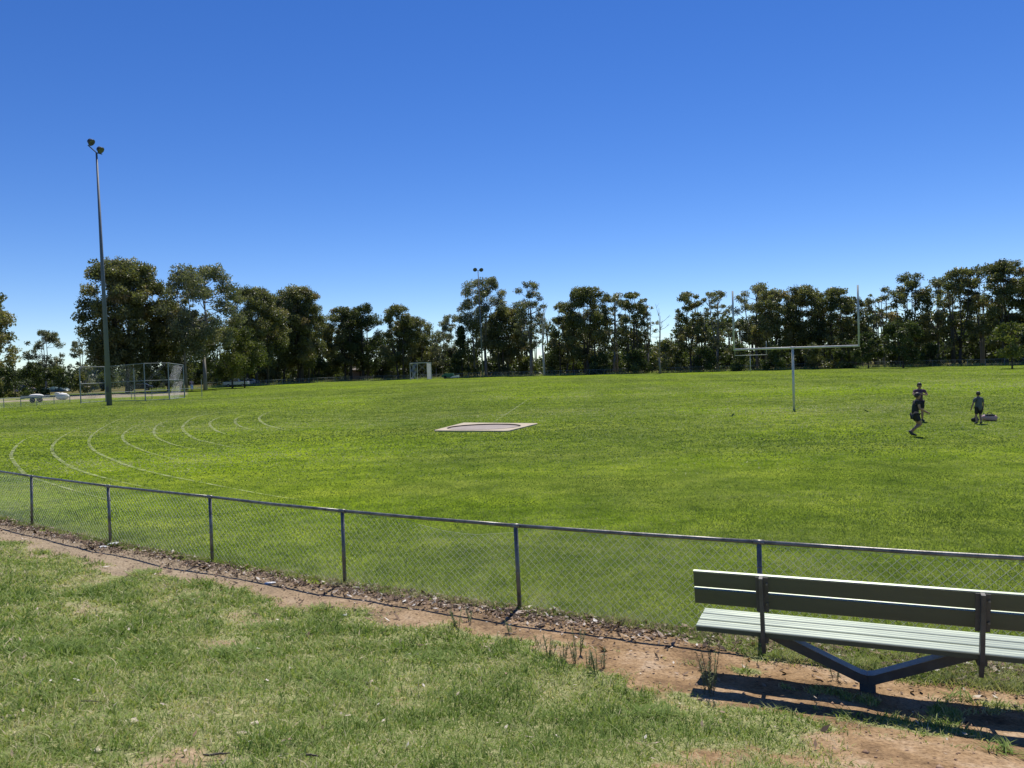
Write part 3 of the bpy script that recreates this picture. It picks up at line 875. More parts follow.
def leaf_cloud(centres, radii, counts, leaf, g, flat=0.7, hang=0.5):
    "leaf-sized quads through clump volumes"
    cs = []; ts = []
    for c_, r_, n_ in zip(centres, radii, counts):
        u = g.normal(size=(n_, 3)); u /= np.linalg.norm(u, axis=1)[:, None]
        rr_ = r_ * g.random(n_) ** 0.45
        wob = 1 + 0.35 * np.sin(u[:, 0] * 5 + c_[0]) * np.sin(u[:, 1] * 4 + c_[1]) 
        p = u * (rr_ * wob)[:, None]; p[:, 2] *= flat
        cs.append(p + np.array(c_))
        t = np.full(n_, 0.47 + g.normal(0, 0.21)) + g.normal(0, 0.14, n_)
        ts.append(t)
    c_ = np.vstack(cs); t = np.clip(np.concatenate(ts), 0, 1); n = len(c_)
    a = g.normal(size=(n, 3)); a[:, 2] -= hang; a /= np.linalg.norm(a, axis=1)[:, None]
    b_ = np.cross(a, g.normal(size=(n, 3))); b_ /= np.linalg.norm(b_, axis=1)[:, None] + 1e-9
    ls = leaf * (0.6 + 0.8 * g.random(n))[:, None]
    a = a * ls * 0.75; b_ = b_ * ls * 0.36
    V = np.stack([c_ - a, c_ + b_, c_ + a, c_ - b_], 1).reshape(-1, 3)
    return V, np.repeat(t, 4)

def tree(x, y, H, W, kind, label, name='gum_tree', cat='tree', group='trees around the field', mat=None, bark=None, seed=0, crown0=None, leaf=None, dens=1.0, trunks=1):
    g = np.random.default_rng(seed + 100)
    rnd = random.Random(seed + 5)
    z0 = gz(x, y)
    root = thing(name, label, cat, (x, y, z0), 0, group)
    mat = mat or {'open': lf_grey, 'gum': lf_olive, 'dense': lf_dark, 'round': lf_light, 'cone': lf_dark, 'shrub': lf_olive, 'bare': None}[kind]
    bark = bark or (bark_pale if kind == 'bare' else bark_grey if kind == 'open' else bark_dark)
    c0 = crown0 if crown0 is not None else {'open': 0.38, 'gum': 0.30, 'dense': 0.16, 'round': 0.22, 'cone': 0.04, 'shrub': 0.02, 'bare': 0.45}[kind]
    tm = MB()
    tr = max(0.10, H * 0.0145) * (1.3 if kind == 'dense' else 1.0)
    if kind == 'shrub': tr = 0.05
    # leaders
    nl = {'open': 3, 'gum': 3, 'dense': 4, 'round': 4, 'cone': 1, 'shrub': 4, 'bare': 2}[kind]
    fork = H * (c0 * 0.9 if kind != 'cone' else 0.5)
    bend = Vector((rnd.uniform(-.3, .3), rnd.uniform(-.3, .3), 0)) * (H / 20)
    lead = []
    fpt = Vector((bend.x, bend.y, fork))
    tm.tube([(0, 0, -0.2), (bend.x * .2, bend.y * .2, fork * .45), fpt], [tr * 1.35, tr, tr * .85], 8)
    for i in range(nl):
        a = 2 * math.pi * (i + rnd.random() * .7) / nl
        sp = W * rnd.uniform(0.10, 0.26) if nl > 1 else 0
        top = Vector((math.cos(a) * sp, math.sin(a) * sp, H * rnd.uniform(0.80, 0.93)))
        if i == 0: top = Vector((rnd.uniform(-.06, .06) * W, 0, H * 0.93))
        md = fpt.lerp(top, 0.5) + Vector((math.cos(a), math.sin(a), 0)) * sp * 0.25
        pts = [fpt, fpt.lerp(md, .5) + Vector((rnd.uniform(-.2, .2), rnd.uniform(-.2, .2), 0)), md, top]
        lead.append(pts)
        tm.tube(pts, [tr * .7, tr * .55, tr * .4, tr * .12], 6)
    if trunks > 1:      # extra stems from the ground
        for i in range(1, trunks + (kind == 'gum')):
            a = rnd.uniform(0, 6.28); o_ = Vector((math.cos(a), math.sin(a) * .5, 0)) * W * rnd.uniform(.14, .3)
            pts = [o_ + Vector((0, 0, -.2)), o_ * 1.05 + Vector((0, 0, H * .35)), o_ * 1.15 + Vector((rnd.uniform(-.3, .3), 0, H * rnd.uniform(.72, .86)))]
            lead.append(pts[1:]); tm.tube(pts, [tr * .9, tr * .62, tr * .12], 7)
    # clumps
    nc = {'open': 46, 'gum': 66, 'dense': 62, 'round': 40, 'cone': 50, 'shrub': 20, 'bare': 16}[kind]
    nc = int(nc * min(1.8, max(0.6, (H * W / 150) ** 0.5)))
    cen = []; rad_ = []
    tries = 0
    while len(cen) < nc and tries < 6000:
        tries += 1
        w = rnd.random() ** (0.8 if kind in ('gum', 'dense') else 1.0)
        zz = H * (c0 + (1 - c0) * w)
        t = w
        if kind == 'cone': env = (1 - t) ** 0.75 * 0.98 + 0.05
        elif kind == 'shrub': env = math.sqrt(max(0, 1 - t ** 2.2))
        elif kind == 'round': env = math.sqrt(max(0, 1 - (2 * t - 0.9) ** 2 * 0.8))
        elif kind == 'open': env = 0.35 + 0.65 * math.sin(math.pi * min(1, t * 1.05)) ** 0.8 if t < .6 else math.sqrt(max(0, 1 - ((t - .6) / .44) ** 2))
        else: env = (0.55 + 0.45 * math.sin(math.pi * min(1, (t + .12)))) if t < .55 else math.sqrt(max(0, 1 - ((t - .55) / .49) ** 2))
        cr = W * rnd.uniform(0.070, 0.145) * {'open': 0.85, 'cone': 1.0, 'shrub': 1.4}.get(kind, 1.0)
        rmax = max(0.05, W / 2 * env - cr * 0.75)
        rr_ = rmax * (rnd.random() ** 0.4)
        a = rnd.uniform(0, 2 * math.pi)
        zz = min(zz, H - cr * 0.6)
        c_ = Vector((math.cos(a) * rr_, math.sin(a) * rr_, zz))
        if kind not in ('cone', 'shrub') and any((c_ - o).length < (cr + q_) * 0.36 for o, q_ in zip(cen, rad_)): continue
        cen.append(c_); rad_.append(cr)
    # limbs to the clumps
    for c_, r_ in zip(cen, rad_):
        if kind in ('cone',): continue
        best = None
        for pts in lead:
            for k_ in range(len(pts) - 1):
                for f_ in (0, .33, .66):
                    q_ = pts[k_].lerp(pts[k_ + 1], f_)
                    if q_.z > c_.z - 0.1 * H * 0.3 and kind != 'shrub': continue
                    d_ = (q_ - c_).length
                    if best is None or d_ < best[0]: best = (d_, q_)
        if best is None: continue
        q_ = best[1]; md = q_.lerp(c_, .5) + Vector((0, 0, -0.06 * best[0])) 
        tm.tube([q_, md, c_ + Vector((0, 0, r_ * .2))], [tr * .28, tr * .17, tr * .07], 5, cap=False)
        for j in range(3 if kind in ('open', 'bare') else 1):
            tip = c_ + Vector((rnd.uniform(-1, 1), rnd.uniform(-1, 1), rnd.uniform(-.2, 1))) * r_
            tm.tube([md.lerp(c_, .6), tip], [tr * .1, tr * .03], 4, cap=False)
    tm.build('trunk', bark, root, smooth=True)
    if kind != 'bare':
        leaf = leaf or 0.25
        dn = {'open': 0.95, 'gum': 1.15, 'dense': 1.15, 'round': 1.2, 'cone': 1.3, 'shrub': 1.3}[kind] * dens
        counts = [int(max(30, dn * 150 * (r_ / 1.0) ** 2.0 * (0.3 / leaf) ** 1.6)) for r_ in rad_]
        V, T = leaf_cloud([tuple(c_) for c_ in cen], rad_, counts, leaf, g, flat=0.78 if kind in ('open', 'gum') else 0.85)
        # sunny-side new growth: higher leaves of a gum are redder tipped
        np_mesh('crown', V, 4, np.arange(len(V)), mat, root, tint=T)
    return root

def fardepth(px):
    a = ray(px, horizon(px)); an = math.atan2(a.x, a.y)
    return float(np.interp(an, far_ang, far_r)) * math.cos(an)
TL = [  # x, top y, width px, kind, extra distance behind the fence, label
    (205, 268, 78, 'open', -25, 'tall open crowned gum right of the big dark gum, sky showing through its middle'),
    (232, 329, 62, 'round', -18, 'low rounded olive tree behind the parked utility truck'),
    (257, 289, 60, 'gum', 2, 'dark gum just right of the tall open crowned one'),
    (284, 296, 46, 'gum', 10, 'slim dark gum inside the left clump'),
    (300, 288, 52, 'gum', 3, 'tallest gum at the right end of the left clump'),
    (318, 318, 32, 'gum', 14, 'short gum stepping down at the right end of the left clump'),
    (345, 308, 36, 'gum', 3, 'dark gum with a notch of sky on its left, over the brick house'),
    (363, 305, 42, 'dense', 6, 'bushy dark gum over the white shed roof'),
    (398, 306, 34, 'gum', 3, 'slender gum left of the practice net'),
    (414, 318, 40, 'gum', 8, 'dark gum directly over the practice net'),
    (436, 334, 36, 'open', 14, 'low grey gum right of the practice net'),
    (450, 316, 30, 'open', 35, 'thin distant gum left of the dark conical tree'),
    (462, 327, 32, 'cone', 4, 'dark conical evergreen left of the distant floodlight mast'),
    (486, 279, 50, 'open', 6, 'tall open gum behind the distant floodlight mast'),
    (508, 308, 40, 'gum', 9, 'lower brownish gum between two tall open gums'),
    (531, 282, 38, 'open', 6, 'tall airy gum left of the white trunk'),
    (567, 303, 34, 'gum', 8, 'gum right of the white trunk'),
    (588, 288, 44, 'gum', 4, 'tall dense gum in the centre of the far row'),
    (614, 294, 34, 'open', 6, 'gum right of the tallest in the central stand'),
    (634, 293, 30, 'gum', 3, 'slim gum in the central stand, left of the bare tree'),
    (648, 299, 22, 'open', 7, 'thinnest gum at the right end of the central stand'),
    (691, 292, 30, 'gum', 3, 'left one of the two slim gums left of the goal'),
    (717, 292, 32, 'open', 4, 'right one of the two slim gums left of the goal'),
    (733, 322, 24, 'open', 14, 'short sparse gum behind the left upright of the near goal'),
    (757, 285, 44, 'open', 12, 'tall gum with airy top inside the left half of the near goal'),
    (776, 291, 42, 'gum', 2, 'brown green gum above the near goal crossbar, left of its centre post'),
    (805, 287, 44, 'gum', 4, 'rounded gum directly above the near goal centre post'),
    (833, 289, 42, 'gum', 3, 'gum inside the right half of the near goal'),
    (853, 297, 32, 'gum', 8, 'gum behind the right upright of the near goal'),
    (884, 288, 34, 'open', 5, 'thin grey gum just right of the near goal'),
    (912, 274, 40, 'gum', 2, 'tall dark gum above the two people standing together'),
    (938, 279, 40, 'open', 6, 'grey green gum between the two groups of people'),
    (960, 270, 40, 'gum', 3, 'tall gum above the boy standing by the bags'),
    (982, 266, 42, 'open', 7, 'tall open gum with bare lower trunk right of the boy'),
    (1006, 262, 50, 'gum', 3, 'tallest gum at the right end of the far row'),
    (1044, 268, 50, 'gum', 4, 'gum cut by the right edge of the photograph'),
    (1090, 275, 50, 'open', 4, 'gum beyond the right edge of the photograph'),
]
sd_ = 0
for (px, ty, wp, kd, ex, lab) in TL:
    sd_ += 1
    Yd = fardepth(px) + 4 + ex
    hx = ray(px, horizon(px)).x / ray(px, horizon(px)).y * Yd
    top = dpt(px, ty, Yd)
    tree(hx + 0.0, Yd, top.z * 1.01, 1.16 * wp * Yd / F, kd, lab, seed=sd_ * 3, crown0={'gum': 0.20, 'open': 0.30}.get(kd), trunks=2)
# big trees of the left
def ltree(px, ty, wp, Yd, kd, lab, **kw):
    global sd_
    sd_ += 1
    r_ = ray(px, horizon(px))
    return tree(r_.x / r_.y * Yd, Yd, dpt(px, ty, Yd).z, wp * Yd / F, kd, lab, seed=sd_ * 3, **kw)
ltree(127, 260, 90, 135, 'gum', 'big broad dark gum behind the left floodlight mast', crown0=0.20, leaf=0.28, dens=1.15)
ltree(168, 300, 62, 140, 'gum', 'mid sized brownish gum right of the big broad one', crown0=0.12)
ltree(181, 275, 40, 146, 'open', 'slim open gum rising behind the brownish one')
ltree(-12, 287, 66, 110, 'gum', 'large gum cut by the left edge of the photograph', crown0=0.25)
ltree(46, 331, 40, 200, 'open', 'small airy pale gum standing alone near the left edge', crown0=0.3)
ltree(82, 341, 28, 190, 'open', 'thin small gum behind the left post of the backstop', crown0=0.3)
ltree(1012, 322, 44, 108, 'round', 'round light green tree low at the right edge', name='broadleaf_tree')
ltree(903, 322, 44, 140, 'dense', 'dark bushy tree under the gums right of the near goal', name='broadleaf_tree')
ltree(868, 333, 34, 146, 'dense', 'dark low tree at the foot of the gums by the right upright', name='broadleaf_tree')
# pale and bare trees
Yd = fardepth(544) + 2
ltree(544, 300, 26, Yd, 'bare', 'dead tree with a white trunk in the far row', name='dead_tree')
ltree(660, 303, 34, 162, 'bare', 'leafless grey tree in the gap of the far row', name='dead_tree', bark=bark_grey, crown0=0.25)

for i, (ang_, dd_, hh_, ww_) in enumerate(((-41, 150, 19, 13), (-46, 140, 16, 10), (-52, 150, 21, 14), (-58, 135, 17, 12), (-65, 150, 20, 13), (44, 120, 20, 12), (49, 118, 18, 11), (55, 122, 21, 13), (62, 118, 18, 12))):
    lab_ = ['first', 'second', 'third', 'fourth', 'fifth'][i if i < 5 else i - 5] + (' gum outward from the left edge of the photograph' if i < 5 else ' gum outward from the right edge of the photograph')
    tree(math.sin(R(ang_)) * dd_, math.cos(R(ang_)) * dd_, hh_, ww_, 'gum', lab_, seed=900 + i, crown0=.2, trunks=2)

# shrubs
SH = [(-8, 360, 50, 128, 'wide dark shrub at the left edge'), (14, 361, 40, 125, 'dark shrub behind the soil mound'), (32, 363, 36, 130, 'green shrub right of the soil mound'), (56, 368, 38, 132, 'shrub behind the green tarp'), (80, 371, 34, 140, 'shrub behind the left backstop post'),
      (110, 372, 36, 165, 'shrub seen through the left half of the backstop'), (160, 370, 30, 165, 'shrub seen through the right half of the backstop'), (213, 362, 30, 175, 'shrub left of the parked utility truck'), (268, 358, 36, 190, 'shrub under the left clump of gums'), (312, 352, 38, 200, 'light shrub below the right end of the left clump'), (334, 350, 30, 212, 'pale shrub in the gap left of the brick house'), (392, 352, 34, 220, 'shrub between the white shed roof and the practice net'),
      (505, 352, 30, 205, 'shrub right of the distant floodlight mast'), (555, 350, 30, 195, 'shrub right of the white trunk'), (602, 352, 34, 180, 'shrub under the central stand'), (636, 350, 34, 172, 'shrub at the right end of the central stand'), (668, 340, 40, 172, 'broad shrub filling the gap in the far row'), (704, 346, 36, 166, 'shrub between the two slim gums'), (738, 343, 34, 164, 'shrub behind the far goal post'), (775, 346, 34, 158, 'shrub left of the near goal centre post'), (815, 345, 40, 156, 'shrub right of the near goal centre post'), (846, 340, 36, 154, 'shrub below the right upright of the near goal'), (930, 344, 30, 146, 'shrub under the gums between the people'), (1040, 345, 30, 130, 'shrub beyond the right edge')]
for (px, ty, wp, Yd, lab) in SH:
    ltree(px, ty, wp, Yd, 'shrub', lab, name='shrub', cat='shrub', group='shrubs beyond the fences', mat=[lf_olive, lf_dark, lf_dark, lf_dark][sd_ % 4])

# the wood behind
g = np.random.default_rng(77)
cen = []; rr2 = []; tm = MB()
for i in range(1300):
    px = g.uniform(-120, 1180)
    bd = fardepth(min(max(px, 150), 1100))
    Yd = bd + g.uniform(22, 75)
    if px < 215: Yd = g.uniform(210, 260)
    r_ = ray(px, horizon(px)); x_ = r_.x / r_.y * Yd
    cap = np.interp(px, [-120, 80, 110, 200, 330, 420, 455, 475, 640, 655, 672, 685, 1180], [366, 366, 350, 320, 330, 336, 352, 320, 318, 340, 340, 318, 300])
    zt = dpt(px, cap, Yd).z
    zz = g.uniform(0.5, max(1.5, zt - 1.5))
    if g.random() < 0.5: zz = min(zz, g.uniform(0.5, 5.0))
    cen.append((x_, Yd, zz)); rr2.append(g.uniform(1.5, 2.9))
    if i % 3 == 0 and px > 200: tm.tube([(x_, Yd, -.2), (x_ + g.uniform(-.4, .4), Yd, max(3, zt * 0.85))], [0.22, 0.08], 5, cap=False)
V, T = leaf_cloud(cen, rr2, [int(85 * r_ * r_ / 2) for r_ in rr2], 0.6, g, flat=0.9)
tag(np_mesh('distant_wood', V, 4, np.arange(len(V)), lf_dark, tint=T), 'dark mass of woodland behind the row of gums', 'woodland', kind='stuff')
tag(tm.build('distant_trunks', bark_dark), 'thin dark trunks inside the woodland behind the row of gums', 'woodland', kind='stuff')

# tall dry grass at the foot of the far fence
n = 16000
t = g.uniform(0, len(FAR) - 1.001, n); i0 = t.astype(int); f_ = t - i0
FA = np.array([[p.x, p.y] for p in FAR]); q_ = FA[i0] * (1 - f_[:, None]) + FA[i0 + 1] * f_[:, None]
q_ *= (1 + g.uniform(0.002, 0.03, n) + 0.0)[:, None]
tag(blades('verge_grass', q_[:, 0], q_[:, 1], g.uniform(0.15, 0.75, n), g.uniform(0.05, 0.14, n), np.clip(g.normal(.55, .2, n), 0, 1), 0.4, False, bank_mat, 5), 'long unmown grass along the far fence', 'grass', kind='stuff')

# ------------------------------------------------------------ things beyond the left fence
brick = surf_mat('pinkish_brick', (0.30, 0.21, 0.17), (0.40, 0.29, 0.24), 3, 0.9)
roof_m = surf_mat('dark_roof_tiles', (0.12, 0.10, 0.09), (0.2, 0.17, 0.15), 2, 0.8)
glass = surf_mat('dark_window_glass', (0.02, 0.025, 0.03), (0.04, 0.05, 0.055), 1, 0.08)
tin = surf_mat('pale_corrugated_tin', (0.50, 0.52, 0.54), (0.65, 0.67, 0.68), 1, 0.5, 0.2)
def house(px, py, Yd, wpx, hm, dm, wall, roof, label, rh=1.6, name='house', rz=0):
    r_ = ray(px, horizon(px)); x_ = r_.x / r_.y * Yd
    h = thing(name, label, 'house', (x_, Yd, gz(x_, Yd)), rz, 'buildings beyond the trees')
    W_ = wpx * Yd / F / 2
    m = MB(); m.box(-W_, W_, 0, dm, -0.3, hm); m.prism([(0.0, hm), (dm, hm), (dm / 2, hm + rh * .9)], 'x', -W_, -W_ + .2); m.prism([(0.0, hm), (dm, hm), (dm / 2, hm + rh * .9)], 'x', W_ - .2, W_)
    m.build('wall', wall, h)
    m = MB(); m.prism([(-.5, hm), (dm / 2, hm + rh), (dm + .5, hm), (dm + .5, hm + .12), (dm / 2, hm + rh + .15), (-.5, hm + .12)], 'x', -W_ - .4, W_ + .4); m.build('roof', roof, h)
    for f_ in (-0.6, 0.1, 0.62):
        m = MB(); m.box(W_ * f_ - .7, W_ * f_ + .7, -0.05, -0.004, 0.95, 2.1); w_ = m.build('window', white_paint, h)
        m = MB(); m.box(W_ * f_ - .62, W_ * f_ + .62, -0.07, -0.052, 1.03, 2.02); m.build('pane', glass, w_)
    m = MB(); m.box(W_ * .32 - .45, W_ * .32 + .45, -0.04, -0.003, 0.0, 2.05); m.build('door', white_paint, h)
house(362, 378, 235, 38, 2.7, 9, brick, roof_m, 'low brick house seen between trunks left of the practice net')
house(383, 378, 231, 11, 2.4, 4, tin, white_paint, 'small white roofed shed beside the brick house', 0.9, 'shed')
house(112, 382, 250, 40, 2.4, 9, tin, tin, 'pale tin roofed building seen through the backstop', 1.3)
house(198, 380, 235, 14, 2.6, 8, white_paint, tin, 'white house glimpsed right of the slim trunk near the backstop', 1.3)
house(1000, 356, 210, 30, 2.8, 8, tin, tin, 'pale building between trunks at the right of the far row', 1.2)

# soil mound
soil_m = surf_mat('piled_soil', (0.13, 0.10, 0.085), (0.23, 0.18, 0.15), 1.2, 0.95, 0, 0.6)
mp_ = gpt(24, 391.5); V = []; Fc = []
nn = 26
for i in range(nn):
    for j in range(nn):
        u, w = (i / (nn - 1) - .5) * 2, (j / (nn - 1) - .5) * 2
        r_ = math.hypot(u, w)
        hh_ = max(0, 1 - r_) ** 0.8 * 2.3 * (0.75 + 0.5 * mnoise.noise(Vector((u * 3, w * 3, 1)))) + 0.25 * max(0, 1 - r_) * mnoise.noise(Vector((u * 11, w * 11, 3)))
        V.append(Vector((mp_.x + u * 3.6, mp_.y + w * 3.2, hh_ - 0.05)))
for i in range(nn - 1):
    for j in range(nn - 1): Fc.append((i * nn + j, (i + 1) * nn + j, (i + 1) * nn + j + 1, i * nn + j + 1))
m = MB(); m.v = V; m.f = Fc
tag(m.build('soil_mound', soil_m, smooth=True), 'heap of brown soil on the gravel behind the left fence', 'mound')
# green tarp cover
tarp = surf_mat('teal_green_tarp', (0.015, 0.04, 0.035), (0.05, 0.10, 0.09), 0.7, 0.45, 0, 0.5)
tp = gpt(54, 392); V = []; Fc = []
for i in range(31):
    for j in range(9):
        u = (i / 30 - .5) * 7.0; an = math.pi * j / 8
        h_ = 1.25 * (0.8 + 0.35 * mnoise.noise(Vector((u * .9, j * .4, 0)))) * (1 - (abs(u) / 3.7) ** 6)
        V.append(Vector((tp.x + u, tp.y + math.cos(an) * (1.1 + .1 * math.sin(u * 3)), math.sin(an) * h_ - 0.02)))
for i in range(30):
    for j in range(8): Fc.append((i * 9 + j, (i + 1) * 9 + j, (i + 1) * 9 + j + 1, i * 9 + j + 1))
m = MB(); m.v = V; m.f = Fc
tag(m.build('tarp_cover', tarp, smooth=True), 'long low stack covered with dark green tarp beside the soil heap', 'tarp')
# white bulk bag, pale trailer
bag_w = surf_mat('white_woven_bag', (0.62, 0.60, 0.56), (0.78, 0.77, 0.73), 3, 0.8, 0, 0.4)
wb = gpt(62.5, 399.8); m = MB(); m.ball((wb.x, wb.y, 0.45), 0.62, 14, 9, (1.45, 0.8, 0.75)); m.ball((wb.x - .55, wb.y - .1, 0.85), 0.28, 10, 6, (1.2, .8, .7))
for i, v_ in enumerate(m.v): m.v[i] = v_ + Vector((1, 1, 1)) * 0.10 * mnoise.noise(v_ * 2.2)
tag(m.build('bulk_bag', bag_w, smooth=True), 'slumped white bulk bag on the grass behind the low left fence', 'bag')
tp = gpt(35.5, 402.5)
tr_ = thing('flatbed_trailer', 'pale flatbed trailer standing behind the low left fence', 'trailer', tp)
m = MB(); m.box(-1.3, 1.3, -0.7, 0.7, 0.52, 0.60); m.box(-1.3, 1.3, -0.7, -0.66, .601, .85); m.box(-1.3, 1.3, 0.66, 0.7, .601, .85); m.build('tray', galv_far, tr_)
m = MB(); m.tube([(-1.3, 0, .5), (-2.3, 0, .45)], 0.04, 6); m.build('drawbar', galv_far, tr_)
for yy in (-.72, .72):
    m = MB(); m.tube([(0.1, yy - .08, .3), (0.1, yy + .08, .3)], 0.3, 14); m.build('wheel', dark_steel, tr_)
m = MB(); m.ball((0.1, 0, 0.78), 0.5, 12, 6, (1.8, 1.0, .5)); m.build('load', bag_w, tr_)

# vehicles
tyre = surf_mat('tyre_rubber', (0.015, 0.015, 0.015), (0.03, 0.03, 0.03), 5, 0.85)
def car(loc, rz, paint, label, ute=False, cat='car', name='parked_car'):
    g_ = thing(name, label, cat, loc, rz, 'parked vehicles')
    hw = 0.9
    body = [(-2.3, .38), (-2.35, .75), (-2.15, .92), (-1.1, 1.02), (1.9, 1.0), (2.25, .92), (2.35, .6), (2.3, .36)]
    if ute: body = [(-2.5, .42), (-2.55, .95), (-2.3, 1.08), (-1.2, 1.12), (0.7, 1.12), (0.72, 1.12), (2.55, 1.12), (2.58, .5)]
    m = MB(); m.prism([(a, b) for a, b in body], 'y', -hw, hw); m.build('body', paint, g_, bevel=0.06)
    cab = [(-1.25, 1.0), (-0.55, 1.46), (1.05, 1.47), (1.85, 1.0)] if not ute else [(-1.25, 1.1), (-0.6, 1.72), (0.55, 1.74), (0.75, 1.1)]
    m = MB(); m.prism(cab, 'y', -hw + .1, hw - .1); m.build('cabin', paint, g_, bevel=0.05)
    gl = [(p[0] * 0.9, p[1] + (.08 if p[1] < 1.2 else -.07)) for p in cab]
    for s_ in (-1, 1):
        m = MB(); y_ = s_ * (hw - .095); m.prism(gl, 'y', y_, y_ + s_ * .012); m.build('side_window', glass, g_)
    for x_ in (-1.45, 1.45):
        for s_ in (-1, 1):
            m = MB(); m.tube([(x_, s_ * (hw - .18), .34), (x_, s_ * (hw + .02), .34)], .34, 18); w_ = m.build('wheel', tyre, g_)
            m = MB(); m.tube([(x_, s_ * (hw + .021), .34), (x_, s_ * (hw + .03), .34)], .2, 12); m.build('rim', galv_far, w_)
    for s_ in (-1, 1):
        m = MB(); m.box(-2.37, -2.3, s_ * .65 - .15, s_ * .65 + .15, .68, .82); m.build('headlight', tin, g_)
    if ute:
        m = MB()
        for x_ in (0.9, 2.4): 
            for s_ in (-.85, .85): m.tube([(x_, s_, 1.12), (x_, s_, 1.75)], .03, 6)
            m.tube([(x_, -.85, 1.75), (x_, .85, 1.75)], .03, 6)
        for s_ in (-.85, .85): m.tube([(0.9, s_, 1.75), (2.4, s_, 1.75)], .03, 6)
        m.build('tray_rack', galv_far, g_)
blue_grey = surf_mat('blue_grey_car_paint', (0.36, 0.40, 0.48), (0.44, 0.48, 0.55), 1, 0.3, 0.3, 0)
dark_blue = surf_mat('navy_car_paint', (0.02, 0.025, 0.045), (0.03, 0.035, 0.06), 1, 0.25, 0.2, 0)
silver = surf_mat('silver_car_paint', (0.5, 0.52, 0.55), (0.6, 0.62, 0.64), 1, 0.3, 0.4, 0)
def vloc(px, Yd):
    r_ = ray(px, horizon(px)); x_ = r_.x / r_.y * Yd; return (x_, Yd, gz(x_, Yd) + 0.01)
car(vloc(236, 162), R(6), blue_grey, 'blue grey utility truck with tray rack parked behind the left end of the far fence', True, 'utility truck', 'utility_truck')
car(vloc(139, 150), R(20), dark_blue, 'dark navy car parked beyond the wire backstop')
car(vloc(102, 190), R(5), silver, 'pale silver car parked far beyond the left backstop panel')
car(vloc(248, 176), R(8), silver, 'silver car parked behind the utility truck')
# green machine right of the practice net
gbx = gpt(449, 378.6)
cb = thing('roller_cover', 'green covered pitch roller with a white panel right of the practice net', 'pitch roller', gbx)
gp = surf_mat('green_machine_paint', (0.02, 0.10, 0.06), (0.04, 0.15, 0.09), 2, 0.6)
m = MB(); m.prism([(-1.8, .35), (-1.8, .9), (-.7, 1.35), (1.0, 1.3), (1.3, .9), (1.3, .35)], 'y', -.6, .6); m.build('cover', gp, cb)
m = MB(); m.prism([(0.2, .2), (2.6, .25), (2.6, .9), (.9, .55)], 'y', -.9, -.65); m.build('white_panel', white_paint, cb)
m = MB(); m.tube([(-.9, -.6, .35), (-.9, .6, .35)], .36, 16); m.tube([(.8, -.6, .35), (.8, .6, .35)], .36, 16); m.build('drum', dark_steel, cb)

# ------------------------------------------------------------ people
skin_m = surf_mat('skin', (0.30, 0.17, 0.11), (0.38, 0.22, 0.15), 5, 0.6)
hair_m = surf_mat('dark_hair', (0.02, 0.014, 0.01), (0.045, 0.03, 0.02), 20, 0.6)
black_c = surf_mat('black_cloth', (0.012, 0.012, 0.016), (0.025, 0.025, 0.032), 6, 0.85)
maroon_c = surf_mat('dark_plum_cloth', (0.07, 0.03, 0.06), (0.11, 0.05, 0.09), 6, 0.85)
slate_c = surf_mat('slate_grey_cloth', (0.085, 0.095, 0.09), (0.125, 0.135, 0.125), 6, 0.85)
white_c = surf_mat('white_cloth', (0.62, 0.62, 0.60), (0.75, 0.75, 0.73), 6, 0.8)
pink_c = surf_mat('pink_cloth', (0.50, 0.28, 0.26), (0.62, 0.40, 0.36), 6, 0.8)
shoe_m = surf_mat('dark_shoe', (0.03, 0.03, 0.035), (0.06, 0.06, 0.065), 8, 0.7)

def skinned(name, pts, edges, radii, mat, parent, root=0, sub=2):
    me = bpy.data.meshes.new(name)
    me.from_pydata([tuple(p) for p in pts], edges, [])
    me.update()
    o = bpy.data.objects.new(name, me); col.objects.link(o)
    if parent: o.parent = parent
    md = o.modifiers.new('skin', 'SKIN')
    if not me.skin_vertices: me.attributes  # layer made below
    o.update_tag()
    bm = __import__('bmesh').new(); bm.from_mesh(me)
    lay = bm.verts.layers.skin.verify()
    bm.verts.ensure_lookup_table()
    for i, v_ in enumerate(bm.verts):
        r_ = radii[i]
        v_[lay].radius = (r_, r_) if not hasattr(r_, '__len__') else r_
        v_[lay].use_root = (i == root)
    bm.to_mesh(me); bm.free()
    md.use_smooth_shade = True
    ss = o.modifiers.new('sub', 'SUBSURF'); ss.levels = sub; ss.render_levels = sub
    me.materials.append(mat)
    return o

